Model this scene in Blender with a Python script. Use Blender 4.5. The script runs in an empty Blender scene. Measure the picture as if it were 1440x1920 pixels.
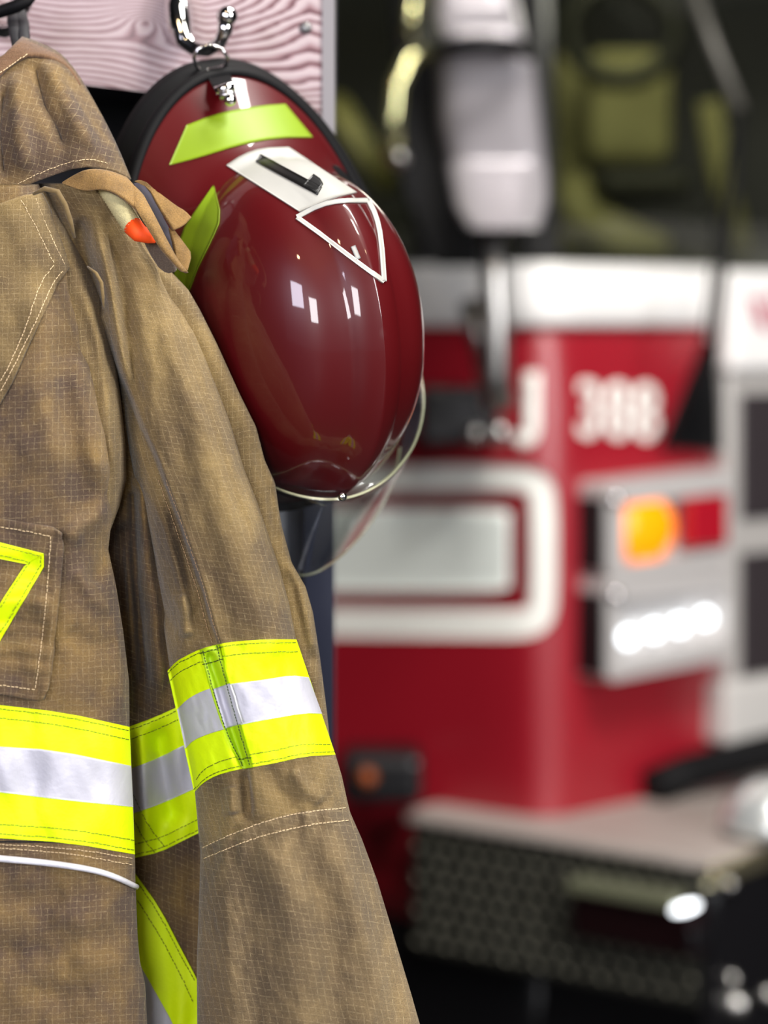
import bpy, bmesh, math, random
import numpy as np
from mathutils import Vector, Matrix
from mathutils.bvhtree import BVHTree

random.seed(7); RNG = np.random.default_rng(7)
SC = bpy.context.scene
COL = SC.collection

# ------------------------------------------------------------------ camera, world, lights, exposure
F = 4400.0          # focal length in pixels of the 1440x1920 frame
CX, HY = 720.0, 600.0   # principal column and horizon row
CAMH = 1.6
cam_d = bpy.data.cameras.new('camera'); cam = bpy.data.objects.new('camera', cam_d); COL.objects.link(cam)
cam.location = (0, 0, CAMH); cam.rotation_euler = (math.pi/2, 0, 0)
cam_d.sensor_fit = 'VERTICAL'; cam_d.sensor_height = 36.0; cam_d.sensor_width = 27.0
cam_d.lens = F/1920*36.0
cam_d.shift_y = -(960-HY)/1920
cam_d.clip_start = 0.05; cam_d.clip_end = 100
cam_d.dof.use_dof = True; cam_d.dof.focus_distance = 1.915; cam_d.dof.aperture_fstop = (F/1920*36.0)/35.0
SC.camera = cam
SC.view_settings.view_transform = 'Standard'; SC.view_settings.look = 'None'
SC.view_settings.gamma = 1.0; SC.view_settings.exposure = 0.25; SC.view_settings.use_curve_mapping = False
SC.cycles.use_denoising = True
SC.cycles.sample_clamp_indirect = 6.0
SC.cycles.max_bounces = 6

world = bpy.data.worlds.new('world'); SC.world = world; world.use_nodes = True
world.node_tree.nodes['Background'].inputs[0].default_value = (0.75, 0.8, 1.0, 1)
world.node_tree.nodes['Background'].inputs[1].default_value = 0.09

def area(name, loc, target, size, power, color, spread=None, size_y=None):
    l = bpy.data.lights.new(name, 'AREA'); l.energy = power; l.color = color
    l.shape = 'RECTANGLE'; l.size = size; l.size_y = size_y or size
    if spread: l.spread = spread
    o = bpy.data.objects.new(name, l); COL.objects.link(o); o.location = loc
    d = Vector(target) - Vector(loc); o.rotation_euler = d.to_track_quat('-Z', 'Y').to_euler()
    return o
# open bay door: cool daylight from behind the camera on the right
area('bay_door_light', (3.6, -1.2, 2.7), (0.1, 2.4, 1.4), 1.3, 195, (0.98, 0.97, 0.98), size_y=1.9)
# high window at the left of the bay
area('side_window_light', (-2.2, -2.0, 2.5), (0, 2.4, 1.3), 1.2, 80, (0.86, 0.84, 1.0))
# added fill light straight behind the camera, for the recessed jacket side
area('front_fill_light', (-0.5, -2.8, 2.0), (0.0, 2.0, 1.4), 1.0, 85, (0.97, 0.97, 1.0), size_y=1.3)
# ceiling lamps over the lockers
area('ceiling_lamp_light', (0.9, 1.0, 3.9), (0.1, 2.2, 1.4), 0.5, 34, (1.0, 0.95, 0.86))
for i, (x, y, z) in enumerate([(-1.0, -0.6, 3.9), (0.3, -0.9, 3.9), (1.9, 0.2, 3.9)]):
    area('warm_lamp_light', (x, y, z), (0.2, 2.6, 1.3), 0.16, 7, (1.0, 0.72, 0.4))
# lamps over the truck
area('truck_bay_light', (1.0, 2.2, 3.9), (0.6, 4.6, 1.0), 1.4, 95, (1.0, 0.97, 0.93), size_y=0.4)

# ------------------------------------------------------------------ helpers
def lin(c):
    out = []
    for v in c:
        v = v/255.0
        out.append(v/12.92 if v <= 0.04045 else ((v+0.055)/1.055)**2.4)
    return tuple(out)+(1.0,)

def mat(name, rgb=(128,128,128), rough=0.5, metal=0.0, coat=0.0, emis=None, estr=0.0, sheen=0.0, spec=0.5, col=None):
    m = bpy.data.materials.new(name); m.use_nodes = True
    b = m.node_tree.nodes['Principled BSDF']
    c = col if col else lin(rgb)
    b.inputs['Base Color'].default_value = c
    b.inputs['Roughness'].default_value = rough
    b.inputs['Metallic'].default_value = metal
    b.inputs['Coat Weight'].default_value = coat
    b.inputs['Coat Roughness'].default_value = 0.04
    b.inputs['Sheen Weight'].default_value = sheen
    b.inputs['Specular IOR Level'].default_value = spec
    if emis:
        b.inputs['Emission Color'].default_value = lin(emis); b.inputs['Emission Strength'].default_value = estr
    return m

def vary(m, scale=40, amount=0.25, bump=0.0, bscale=400):
    """mottle a material's colour a little with noise and give it a fine bump"""
    nt = m.node_tree; N = nt.nodes; L = nt.links; b = N['Principled BSDF']
    c = tuple(b.inputs['Base Color'].default_value)
    tc = N.new('ShaderNodeTexCoord'); nz = N.new('ShaderNodeTexNoise'); nz.inputs['Scale'].default_value = scale
    nz.inputs['Detail'].default_value = 4
    L.new(tc.outputs['Object'], nz.inputs['Vector'])
    mx = N.new('ShaderNodeMix'); mx.data_type = 'RGBA'
    mx.inputs[6].default_value = tuple(v*(1-amount) for v in c[:3])+(1,); mx.inputs[7].default_value = tuple(min(1, v*(1+amount)) for v in c[:3])+(1,)
    L.new(nz.outputs['Fac'], mx.inputs[0]); L.new(mx.outputs[2], b.inputs['Base Color'])
    if bump:
        n2 = N.new('ShaderNodeTexNoise'); n2.inputs['Scale'].default_value = bscale; L.new(tc.outputs['Object'], n2.inputs['Vector'])
        bp = N.new('ShaderNodeBump'); bp.inputs['Strength'].default_value = bump; bp.inputs['Distance'].default_value = 0.001
        L.new(n2.outputs['Fac'], bp.inputs['Height']); L.new(bp.outputs[0], b.inputs['Normal'])
    return m

def P(x, y, Y):
    return ((x-CX)/F*Y, Y, CAMH-(y-HY)/F*Y)
def Pn(x, y, Y):
    return np.stack([(x-CX)/F*Y, Y+0*x, CAMH-(y-HY)/F*Y], -1)
def pix(p):
    return (CX+p[0]/p[1]*F, HY-(p[2]-CAMH)/p[1]*F)

def link(name, me, m=None, parent=None, smooth=True):
    o = bpy.data.objects.new(name, me); COL.objects.link(o)
    if m is not None:
        for mm in (m if isinstance(m, (list, tuple)) else [m]): me.materials.append(mm)
    if smooth:
        me.polygons.foreach_set('use_smooth', [True]*len(me.polygons))
    if parent is not None:
        o.parent = parent
        o.matrix_parent_inverse = Matrix.Translation(-parent.location) if parent.type == 'EMPTY' else Matrix.Identity(4)
    return o

def mesh(name, verts, faces, m=None, parent=None, smooth=True, uv=None):
    me = bpy.data.meshes.new(name)
    me.from_pydata([tuple(map(float, v)) for v in verts], [], [tuple(map(int, f)) for f in faces]); me.update()
    if uv is not None:
        ul = me.uv_layers.new(name='UVMap')
        idx = np.zeros(len(me.loops), dtype=np.int32); me.loops.foreach_get('vertex_index', idx)
        ul.data.foreach_set('uv', np.asarray(uv, dtype=np.float32)[idx].ravel())
    return link(name, me, m, parent, smooth)

def bmobj(name, bm, m=None, parent=None, smooth=True):
    bmesh.ops.recalc_face_normals(bm, faces=bm.faces)
    me = bpy.data.meshes.new(name); bm.to_mesh(me); bm.free()
    return link(name, me, m, parent, smooth)

def thing(name, label, cat, loc=(0,0,0), group=None):
    o = bpy.data.objects.new(name, None); COL.objects.link(o); o.location = loc
    o.empty_display_size = 0.05
    return tag(o, label, cat, group)
def tag(o, label=None, cat=None, group=None, kind=None):
    if label: o['label'] = label
    if cat: o['category'] = cat
    if group: o['group'] = group
    if kind: o['kind'] = kind
    return o

def grid_faces(n, m, off=0, close=False):
    i = np.arange(n-1)[:, None]; j = np.arange(m if close else m-1)[None, :]
    j2 = (j+1) % m
    a = i*m+j+off; b = i*m+j2+off; c = (i+1)*m+j2+off; d = (i+1)*m+j+off
    return np.stack([a, b, c, d], -1).reshape(-1, 4)

def box_bm(bm, x0, x1, y0, y1, z0, z1, bevel=0.0, M=None):
    r = bmesh.ops.create_cube(bm, size=1.0)
    vs = r['verts']
    for v in vs:
        v.co = Vector((x0+(v.co.x+.5)*(x1-x0), y0+(v.co.y+.5)*(y1-y0), z0+(v.co.z+.5)*(z1-z0)))
    if bevel > 0:
        es = list({e for v in vs for e in v.link_edges})
        r2 = bmesh.ops.bevel(bm, geom=es, offset=bevel, segments=3, affect='EDGES', profile=0.5)
        vs = list({v for f in r2['faces'] for v in f.verts} | {v for v in vs if v.is_valid})
        vs = [v for v in bm.verts if v in set(vs)]
    if M is not None:
        for v in vs: v.co = M @ v.co
    return vs

def box(name, x0, x1, y0, y1, z0, z1, m, parent=None, bevel=0.0, M=None):
    bm = bmesh.new(); box_bm(bm, x0, x1, y0, y1, z0, z1, bevel, M)
    return bmobj(name, bm, m, parent, smooth=False)

def tube_geo(pts, r, k=10, closed=False, flat=1.0):
    """tube along pts; r scalar or list"""
    pts = [Vector(p) for p in pts]; n = len(pts)
    rs = [r]*n if not hasattr(r, '__len__') else list(r)
    V = []; Fc = []
    up = None
    for i, p in enumerate(pts):
        if closed: t = pts[(i+1) % n]-pts[i-1]
        else: t = pts[min(i+1, n-1)]-pts[max(i-1, 0)]
        t.normalize()
        if up is None:
            up = Vector((0,0,1)) if abs(t.z) < .8 else Vector((1,0,0))
        a = t.cross(up)
        if a.length < 1e-5: a = t.cross(Vector((0.3,1,0.2)))
        a.normalize(); b = a.cross(t).normalized(); up = b
        for j in range(k):
            q = 2*math.pi*j/k
            V.append(p + a*math.cos(q)*rs[i] + b*math.sin(q)*rs[i]*flat)
    nn = n if closed else n-1
    for i in range(nn):
        for j in range(k):
            i2 = (i+1) % n
            Fc.append((i*k+j, i*k+(j+1) % k, i2*k+(j+1) % k, i2*k+j))
    if not closed:
        Fc.append(tuple(range(k))[::-1]); Fc.append(tuple((n-1)*k+j for j in range(k)))
    return V, Fc
def tube(name, pts, r, m, parent=None, k=10, closed=False, flat=1.0):
    V, Fc = tube_geo(pts, r, k, closed, flat)
    return mesh(name, V, Fc, m, parent)

def smooth_path(pts, n, it=2):
    """resample a polyline by arc length, with Chaikin corner cutting"""
    p = np.array(pts, float)
    for _ in range(it):
        a = p[:-1]*.75+p[1:]*.25; b = p[:-1]*.25+p[1:]*.75
        q = np.empty((2*len(a), p.shape[1])); q[0::2] = a; q[1::2] = b
        p = np.vstack([p[:1], q, p[-1:]])
    d = np.r_[0, np.cumsum(np.linalg.norm(np.diff(p[:, :2], axis=0), axis=1))]
    t = np.linspace(0, d[-1], n)
    return np.stack([np.interp(t, d, p[:, i]) for i in range(p.shape[1])], -1)

def ybound(pts, w=21):
    """boundary x(y), smoothed"""
    p = np.array(pts, float)
    ys = np.arange(p[0, 1], p[-1, 1]+1)
    xs = np.interp(ys, p[:, 1], p[:, 0])
    k = np.hanning(w+2)[1:-1]; k /= k.sum()
    pad = w//2
    e0 = xs[0]-(xs[1]-xs[0])*np.arange(pad, 0, -1); e1 = xs[-1]+(xs[-1]-xs[-2])*np.arange(1, pad+1)
    xs = np.convolve(np.r_[e0, xs, e1], k, 'valid')
    return lambda y: np.interp(y, ys, xs)

def dist_path(x, y, path):
    """signed distance (px) to a polyline; positive = right of a downward path. Also 0..1 position"""
    p = np.array(path, float)
    best = np.full(x.shape, 1e9); sgn = np.zeros(x.shape); tt = np.zeros(x.shape)
    L = np.r_[0, np.cumsum(np.linalg.norm(np.diff(p, axis=0), axis=1))]
    for i in range(len(p)-1):
        ax, ay = p[i]; dx, dy = p[i+1]-p[i]; l2 = dx*dx+dy*dy
        t = np.clip(((x-ax)*dx+(y-ay)*dy)/l2, 0, 1)
        ex = x-ax-t*dx; ey = y-ay-t*dy; d = np.hypot(ex, ey)
        s = np.sign(dy*ex-dx*ey)
        m = d < best
        best = np.where(m, d, best); sgn = np.where(m, s, sgn); tt = np.where(m, (L[i]+t*math.sqrt(l2))/L[-1], tt)
    return best*np.where(sgn == 0, 1, sgn), tt

def crease(x, y, path, wl, wr, amp, taper=0.18, ends=(1, 1)):
    """gaussian fold along path; amp<0 rises towards the camera"""
    d, t = dist_path(x, y, path)
    w = np.where(d < 0, wl, wr)
    g = np.exp(-(d/w)**2)
    tp = np.ones_like(t)
    if ends[0]: tp = tp*np.clip(t/taper, 0, 1)
    if ends[1]: tp = tp*np.clip((1-t)/taper, 0, 1)
    tp = tp*tp*(3-2*tp)
    return 1.45*amp*g*tp
def stepf(x, y, path, w, amp, ymin=None, ymax=None, far=None):
    """step on the left side of a downward path"""
    d, t = dist_path(x, y, path)
    s = 1/(1+np.exp(np.clip(d/w, -30, 30)))
    if far: s = s*np.exp(-(np.minimum(d, 0)/far)**2)
    if ymin is not None: s = s*np.clip((y-ymin)/60, 0, 1)
    if ymax is not None: s = s*np.clip((ymax-y)/60, 0, 1)
    return amp*s
def rumple(x, y, sc, amp, seed, aniso=3.0):
    r = np.random.default_rng(seed); out = 0
    for k in range(9):
        a = r.normal(0, .45); f = 2*math.pi/(sc*r.uniform(.6, 1.8)); ph = r.uniform(0, 6.28)
        fx = math.cos(a)*f; fy = math.sin(a)*f/1.0
        out = out+np.sin(fx*x+fy*y/aniso*1.6+ph+0.8*np.sin(y/sc*.7+k))
    return amp*out/3.0

# ------------------------------------------------------------------ materials
def fabric(name, A, B, Cgrid, cell=11.0, gridmix=0.55, mott=14.0, bias=0.5):
    m = bpy.data.materials.new(name); m.use_nodes = True
    nt = m.node_tree; N = nt.nodes; L = nt.links; b = N['Principled BSDF']
    b.inputs['Roughness'].default_value = 0.85; b.inputs['Specular IOR Level'].default_value = 0.25
    b.inputs['Sheen Weight'].default_value = 0.15; b.inputs['Sheen Roughness'].default_value = 0.5
    uv = N.new('ShaderNodeUVMap'); tc = N.new('ShaderNodeTexCoord')
    def math_(op, a, c=None, d=None):
        n = N.new('ShaderNodeMath'); n.operation = op
        for i, v in enumerate((a, c, d)):
            if v is None: continue
            if isinstance(v, (int, float)): n.inputs[i].default_value = v
            else: L.new(v, n.inputs[i])
        return n.outputs[0]
    def noise(vec, scale, detail=2, rough=.5):
        n = N.new('ShaderNodeTexNoise'); n.inputs['Scale'].default_value = scale; n.inputs['Detail'].default_value = detail
        n.inputs['Roughness'].default_value = rough; L.new(vec, n.inputs['Vector']); return n.outputs['Fac']
    wob = N.new('ShaderNodeTexNoise'); wob.inputs['Scale'].default_value = 0.02; L.new(uv.outputs[0], wob.inputs['Vector'])
    sc = N.new('ShaderNodeVectorMath'); sc.operation = 'SCALE'; sc.inputs['Scale'].default_value = 10.0; L.new(wob.outputs['Color'], sc.inputs[0])
    ad = N.new('ShaderNodeVectorMath'); ad.operation = 'ADD'; L.new(uv.outputs[0], ad.inputs[0]); L.new(sc.outputs[0], ad.inputs[1])
    sp = N.new('ShaderNodeSeparateXYZ'); L.new(ad.outputs[0], sp.inputs[0])
    lines = []
    for k in (0, 1):
        f = math_('FRACT', math_('DIVIDE', sp.outputs[k], cell))
        tri = math_('ABSOLUTE', math_('SUBTRACT', f, 0.5))
        ln = math_('MINIMUM', 1.0, math_('MAXIMUM', math_('MULTIPLY', math_('SUBTRACT', tri, 0.42), 12.0), 0.0))
        # broken, uneven threads: noise stretched along the thread
        mp = N.new('ShaderNodeMapping'); L.new(uv.outputs[0], mp.inputs[0])
        mp.inputs['Scale'].default_value = (0.5, 0.13, 1) if k == 0 else (0.13, 0.5, 1)
        br = noise(mp.outputs[0], 1.0, 3, .7)
        lines.append(math_('MULTIPLY', ln, math_('MULTIPLY', math_('MAXIMUM', math_('SUBTRACT', br, 0.42), 0.0), 5.0)))
    grid = math_('MINIMUM', math_('MAXIMUM', lines[0], lines[1]), 1.0)
    mot = N.new('ShaderNodeMapRange'); L.new(noise(tc.outputs['Object'], mott, 4, .6), mot.inputs[0])
    mot.inputs[1].default_value = bias-.16; mot.inputs[2].default_value = bias+.16
    mx = N.new('ShaderNodeMix'); mx.data_type = 'RGBA'; L.new(mot.outputs[0], mx.inputs[0]); mx.inputs[6].default_value = B; mx.inputs[7].default_value = A
    # fine weave
    wv = noise(uv.outputs[0], 0.45, 4, .75)
    wr = N.new('ShaderNodeMapRange'); L.new(wv, wr.inputs[0]); wr.inputs[1].default_value = .25; wr.inputs[2].default_value = .75; wr.inputs[3].default_value = .45; wr.inputs[4].default_value = 1.55
    hs = N.new('ShaderNodeVectorMath'); hs.operation = 'SCALE'; L.new(mx.outputs[2], hs.inputs[0]); L.new(wr.outputs[0], hs.inputs['Scale'])
    m2 = N.new('ShaderNodeMix'); m2.data_type = 'RGBA'; L.new(math_('MULTIPLY', grid, gridmix), m2.inputs[0]); L.new(hs.outputs[0], m2.inputs[6]); m2.inputs[7].default_value = Cgrid
    L.new(m2.outputs[2], b.inputs['Base Color'])
    hgt = math_('ADD', math_('MULTIPLY', wv, .8), math_('MULTIPLY', grid, .35))
    big = noise(tc.outputs['Object'], 90, 3, .6)
    hgt = math_('ADD', hgt, math_('MULTIPLY', big, 3.5))
    bp = N.new('ShaderNodeBump'); bp.inputs['Strength'].default_value = 0.55; bp.inputs['Distance'].default_value = 0.0009
    L.new(hgt, bp.inputs['Height']); L.new(bp.outputs[0], b.inputs['Normal'])
    return m

TAN, BRN, GRD = lin((150, 118, 76)), lin((112, 86, 62)), lin((196, 176, 134))
M_CLOTH = fabric('tan_ripstop', lin((134, 113, 72)), lin((90, 74, 51)), GRD, 10.5, .5, 13, .52)
M_CLOTH_D = fabric('worn_and_shaded_brown_ripstop', lin((130, 105, 61)), lin((82, 66, 53)), GRD, 11.5, .5, 17, .57)
M_CUFF = fabric('cuff_ripstop', lin((130, 110, 76)), lin((95, 80, 59)), GRD, 12.5, .55, 15, .53)
M_FLAP = fabric('flap_cloth', lin((146, 114, 66)), lin((116, 90, 54)), GRD, 11.0, .12, 40, .5)
M_BLACK = vary(mat('black_lining', (26, 26, 30), .7), 60, .3)
M_LIME = mat('lime_trim', rough=.6, col=(0.74, 1.0, 0.0, 1), spec=.3); vary(M_LIME, 60, .04, .35, 260)
M_SILV = mat('silver_retroreflective', (196, 196, 206), .5, 0.12, spec=.5); vary(M_SILV, 50, .10, .35, 220)
M_THR = mat('light_thread', (226, 200, 158), .8)
M_THRD = mat('dark_thread', (88, 100, 28), .8)
M_PIPE = vary(mat('reflective_piping', (225, 225, 232), .35, .1), 80, .1, .3)
M_CHROME = mat('chrome', (215, 215, 215), .09, 1.0)
M_LAMPTINT = mat('lamp_reflection_chrome', (190, 188, 140), .16, .9)  # chrome with a yellowish lamp reflection put into its colour
M_STEEL = mat('brushed_steel', (190, 188, 184), .33, 1.0)
M_RED = mat('red_helmet_paint', (78, 6, 11), .4, 0, .8, spec=.3)
M_TRED = vary(mat('truck_red_paint', (150, 9, 30), .45, 0, 1.0), 3, .06)
M_TRED.node_tree.nodes['Principled BSDF'].inputs['Coat Roughness'].default_value = .38
M_TWHITE = mat('truck_white_paint', (236, 234, 232), .35, 0, .5)
M_RUB = vary(mat('black_rubber', (4, 4, 6), .65, spec=.2), 50, .3)
M_GLOSSB = mat('black_plastic', (10, 10, 12), .5, spec=.2)

# ------------------------------------------------------------------ setting
fl = vary(mat('concrete_floor', (36, 35, 34), .6), 3, .3); wallm = vary(mat('dark_wall', (14, 14, 15), .9), 3, .3)
tag(box('floor', -5, 9, -3, 12, -0.1, 0, fl), kind='structure')
tag(box('wall_back', -5, 9, 12, 12.15, 0, 5, wallm), kind='structure')
tag(box('wall_left', -5.15, -5, -3, 12, 0, 5, wallm), kind='structure')
tag(box('wall_right', 9, 9.15, -3, 12, 0, 5, wallm), kind='structure')
tag(box('ceiling', -5, 9, -3, 12, 5, 5.1, wallm), kind='structure')

# ------------------------------------------------------------------ fire truck (behind, out of focus)
YT = 4.5
truck = thing('fire_truck', 'red and white fire truck cab parked behind the hanging jacket', 'fire truck', (P(1000, 0, YT)[0], YT, 0))
# body outline seen from above, as points (column, distance)
path_px = [(-500, 5.05), (430, 4.76), (640, 4.63), (820, 4.51), (960, 4.41), (1010, 4.385), (1060, 4.40), (1110, 4.45), (1372, 4.72)]
pl = np.array([((x-CX)/F*Y, Y) for x, Y in path_px])
pl = smooth_path(pl, 170, 3)
def zrow(y, Y=4.45): return CAMH-(y-HY)/F*Y
def body_loft(name, rows, m, parent, path=pl, inset=None):
    """rows: list of (z, outward offset)"""
    t = np.gradient(path, axis=0); t /= np.linalg.norm(t, axis=1)[:, None]
    nrm = np.stack([t[:, 1], -t[:, 0]], -1)
    V = []
    for z, off in rows:
        q = path+nrm*off
        V += [(a, b, z) for a, b in q]
    n = len(rows); mm = len(path)
    Fc = [tuple(f) for f in grid_faces(n, mm)]
    # closed back so that the body has thickness
    k = len(V)
    for z, off in rows:
        V += [(a+nx*(off-.06), b+ny*(off-.06), z) for (a, b), (nx, ny) in zip(path, nrm)]
    Fc += [tuple(f[::-1]) for f in grid_faces(n, mm, k)]
    for j in range(mm-1):
        Fc.append((j, k+j, k+j+1, j+1)); a = (n-1)*mm
        Fc.append((a+j, a+j+1, k+a+j+1, k+a+j))
    for i in range(n-1):
        a = i*mm; Fc.append((a, a+mm, k+a+mm, k+a)); a += mm-1; Fc.append((a, k+a, k+a+mm, a+mm))
    return mesh(name, V, Fc, m, parent)
zr = zrow
body = body_loft('cab_body', [(.44, 0), (.5, .0), (.68, .0), (zr(1300), .006), (zr(1000), .012), (zr(760), .006), (zr(640), -.008), (zr(614), -.012)], M_TRED, truck)
band = body_loft('white_band', [(zr(612), .004), (zr(606), .012), (zr(560), .010), (zr(515), .0), (zr(494), -.02), (zr(492), -.05)], M_TWHITE, truck)
TB = BVHTree.FromPolygons([v.co.copy() for v in body.data.vertices], [tuple(p.vertices) for p in body.data.polygons])
def ray(bvh, x, y):
    d = Vector(P(x, y, 1.0))-Vector((0, 0, CAMH)); d.normalize()
    return bvh.ray_cast(Vector((0, 0, CAMH)), d)
def cast_patch(name, bvh, top, bot, m, parent, off=.002, n=40, k=8, thick=.0015, curve=2):
    """a thin sheet laid on a surface between two outline curves"""
    A = smooth_path(top, n, curve); B = smooth_path(bot, n, curve)
    pts = []; last = None
    for i in range(n):
        for j in range(k):
            q = A[i]+(B[i]-A[i])*j/(k-1)
            loc, nr, _, _ = ray(bvh, q[0], q[1])
            if loc is None: pts.append(None)
            else: pts.append((loc, nr if nr.dot(loc-Vector((0, 0, CAMH))) < 0 else -nr))
    # fill misses with the nearest hit
    idx = [i for i, p in enumerate(pts) if p]
    for i, p in enumerate(pts):
        if not p: pts[i] = pts[min(idx, key=lambda a: (a//k-i//k)**2+(a % k-i % k)**2)]
    V = [p[0]+p[1]*off for p in pts]; k0 = len(V)
    V += [p[0]+p[1]*(off-thick) for p in pts]
    Fc = [tuple(f) for f in grid_faces(n, k)]+[tuple(f[::-1]) for f in grid_faces(n, k, k0)]
    for i in range(n-1):
        for j in (0, k-1): Fc.append((i*k+j, (i+1)*k+j, k0+(i+1)*k+j, k0+i*k+j))
    for j in range(k-1):
        for i in (0, n-1): Fc.append((i*k+j, i*k+j+1, k0+i*k+j+1, k0+i*k+j))
    return mesh(name, V, Fc, m, parent)
def offset_path(pts, w, closed=False):
    p = np.array(pts, float)
    if closed: t = np.roll(p, -1, 0)-np.roll(p, 1, 0)
    else: t = np.gradient(p, axis=0)
    t /= np.maximum(np.linalg.norm(t, axis=1), 1e-6)[:, None]
    nrm = np.stack([-t[:, 1], t[:, 0]], -1)
    return p+nrm*w/2, p-nrm*w/2
def cast_ribbon(name, bvh, pts, w, m, parent, off=.002, n=80, it=2, thick=.0015, k=4):
    c = smooth_path(pts, n, it); a, b = offset_path(c, w)
    return cast_patch(name, bvh, a, b, m, parent, off, n, k, thick, 0)
# white frame graphic with its white panel
M_TSTRIPE = mat('white_vinyl', (244, 243, 236), .5, 0, .2)
M_TMAROON = mat('maroon_vinyl', (96, 22, 28), .4, 0, .3)
fr = [(560, 900), (900, 897), (980, 897), (1008, 905), (1018, 935), (1018, 1130), (1010, 1160), (985, 1170), (900, 1170), (560, 1166)]
f_ = cast_ribbon('frame_stripe', TB, fr, 52, M_TSTRIPE, truck, .002, 120, 1)
cast_ribbon('inner_outline', TB, [(560, 938), (940, 940), (968, 948), (970, 980), (970, 1100), (962, 1124), (930, 1128), (560, 1126)], 12, M_TMAROON, truck, .0015, 100, 1)
pnl = mat('pale_panel', (236, 242, 236), .5, 0, .2)
cast_patch('number_panel', TB, [(560, 952), (940, 954), (956, 962)], [(560, 1108), (930, 1108), (956, 1100)], pnl, truck, .004, 40, 8, .003, 1)
# numerals
def numeral(txt, px, py, hpx, Y, m, parent, name, off=.0, slope=0, space=1.0, xs=1.0):
    cu = bpy.data.curves.new('txt', 'FONT'); cu.body = txt; cu.align_x = 'CENTER'; cu.size = 1.0; cu.offset = off; cu.space_character = space
    to = bpy.data.objects.new('txt', cu); COL.objects.link(to)
    dg = bpy.context.evaluated_depsgraph_get(); me = bpy.data.meshes.new_from_object(to.evaluated_get(dg)); bpy.data.objects.remove(to)
    bm = bmesh.new(); bm.from_mesh(me)
    bmesh.ops.triangulate(bm, faces=bm.faces)
    bmesh.ops.subdivide_edges(bm, edges=[e for e in bm.edges if e.calc_length() > .08], cuts=2, use_grid_fill=False)
    bmesh.ops.triangulate(bm, faces=bm.faces)
    zs = [v.co.y for v in bm.verts]; h = max(zs)-min(zs); z0 = (max(zs)+min(zs))/2; xv = [v.co.x for v in bm.verts]; x0 = (max(xv)+min(xv))/2
    ok = True
    for v in bm.verts:
        qx = px+(v.co.x-x0)/h*hpx*xs; qy = py-(v.co.y-z0)/h*hpx+slope*(qx-px)
        loc, nr, _, _ = ray(TB, qx, qy)
        if loc is None: loc = Vector(P(qx, qy, Y)); nr = Vector((0, -1, 0))
        v.co = loc+nr*.004
    o = bmobj(name, bm, m, parent, smooth=False)
    md = o.modifiers.new('thickness', 'SOLIDIFY'); md.thickness = .002; md.offset = 0
    return o
numeral('388', 1157, 770, 108, 4.42, M_TSTRIPE, truck, 'unit_number', .02, 0.05, 1.0, .72)
numeral('J', 988, 768, 140, 4.40, M_TSTRIPE, truck, 'door_numeral', .05, 0, 1, 1.0)
# black intake cover on the corner below the screen
cast_patch('corner_cover', TB, [(1318, 640), (1345, 690), (1368, 700)], [(1235, 838), (1300, 845), (1372, 850)], M_GLOSSB, truck, .02, 20, 10, .02, 0)

# front facet frame: x' along the facet to the right, z up, y' into the truck
g0 = Vector(P(1110, 0, 4.45)); g1 = Vector(P(1372, 0, 4.72)); g0.z = g1.z = 0
tx = (g1-g0).normalized(); ny = Vector((-tx.y, tx.x, 0))
FM = Matrix(((tx.x, ny.x, 0, g0.x), (tx.y, ny.y, 0, g0.y), (0, 0, 1, 0), (0, 0, 0, 1)))
def on_facet(x, y, out=0.0):
    """facet coordinates (u, w) of a pixel on the plane `out` metres in front of the facet"""
    o = Vector((0, 0, CAMH)); d = Vector(P(x, y, 1.0))-o
    p0 = g0-ny*out; t = (p0-o).dot(ny)/d.dot(ny); q = o+d*t
    return (q-g0).dot(tx), q.z
OUT = .085
# headlight clusters: deep chrome housings
def ring_quad(name, c4, c4i, yo, yb, m, parent):
    """a frame between an outer and an inner rounded quad, from depth yo back to yb (facet coordinates)"""
    bm = bmesh.new()
    def rr(c, k=6, r=.016):
        out = []
        for i in range(4):
            p = Vector(c[i]); a = (Vector(c[i-1])-p).normalized(); b = (Vector(c[(i+1) % 4])-p).normalized()
            for j in range(k+1):
                t = j/k; q0 = p+a*r; q1 = p+b*r
                out.append((1-t)**2*q0+2*t*(1-t)*p+t*t*q1)
        return out
    O = rr(c4); I = rr(c4i, r=.01); n = len(O)
    L = []
    for ring, yy in ((O, yb), (O, yo+.006), ([q*.985+sum(O, Vector((0,0)))/n*.015 for q in O], yo), (I, yo), (I, yo+.045)):
        L.append([bm.verts.new(FM @ Vector((q[0], yy, q[1]))) for q in ring])
    for a, b in zip(L[:-1], L[1:]):
        for i in range(n): bm.faces.new((a[i], a[(i+1) % n], b[(i+1) % n], b[i]))
    return bmobj(name, bm, m, parent, smooth=False)
M_SATIN = mat('satin_chrome', (204, 200, 198), .38, .25)
M_DARKP = mat('dark_plastic', (18, 17, 20), .4)
def quad_px(pts, out): return [on_facet(x, y, out) for x, y in pts]
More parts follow.
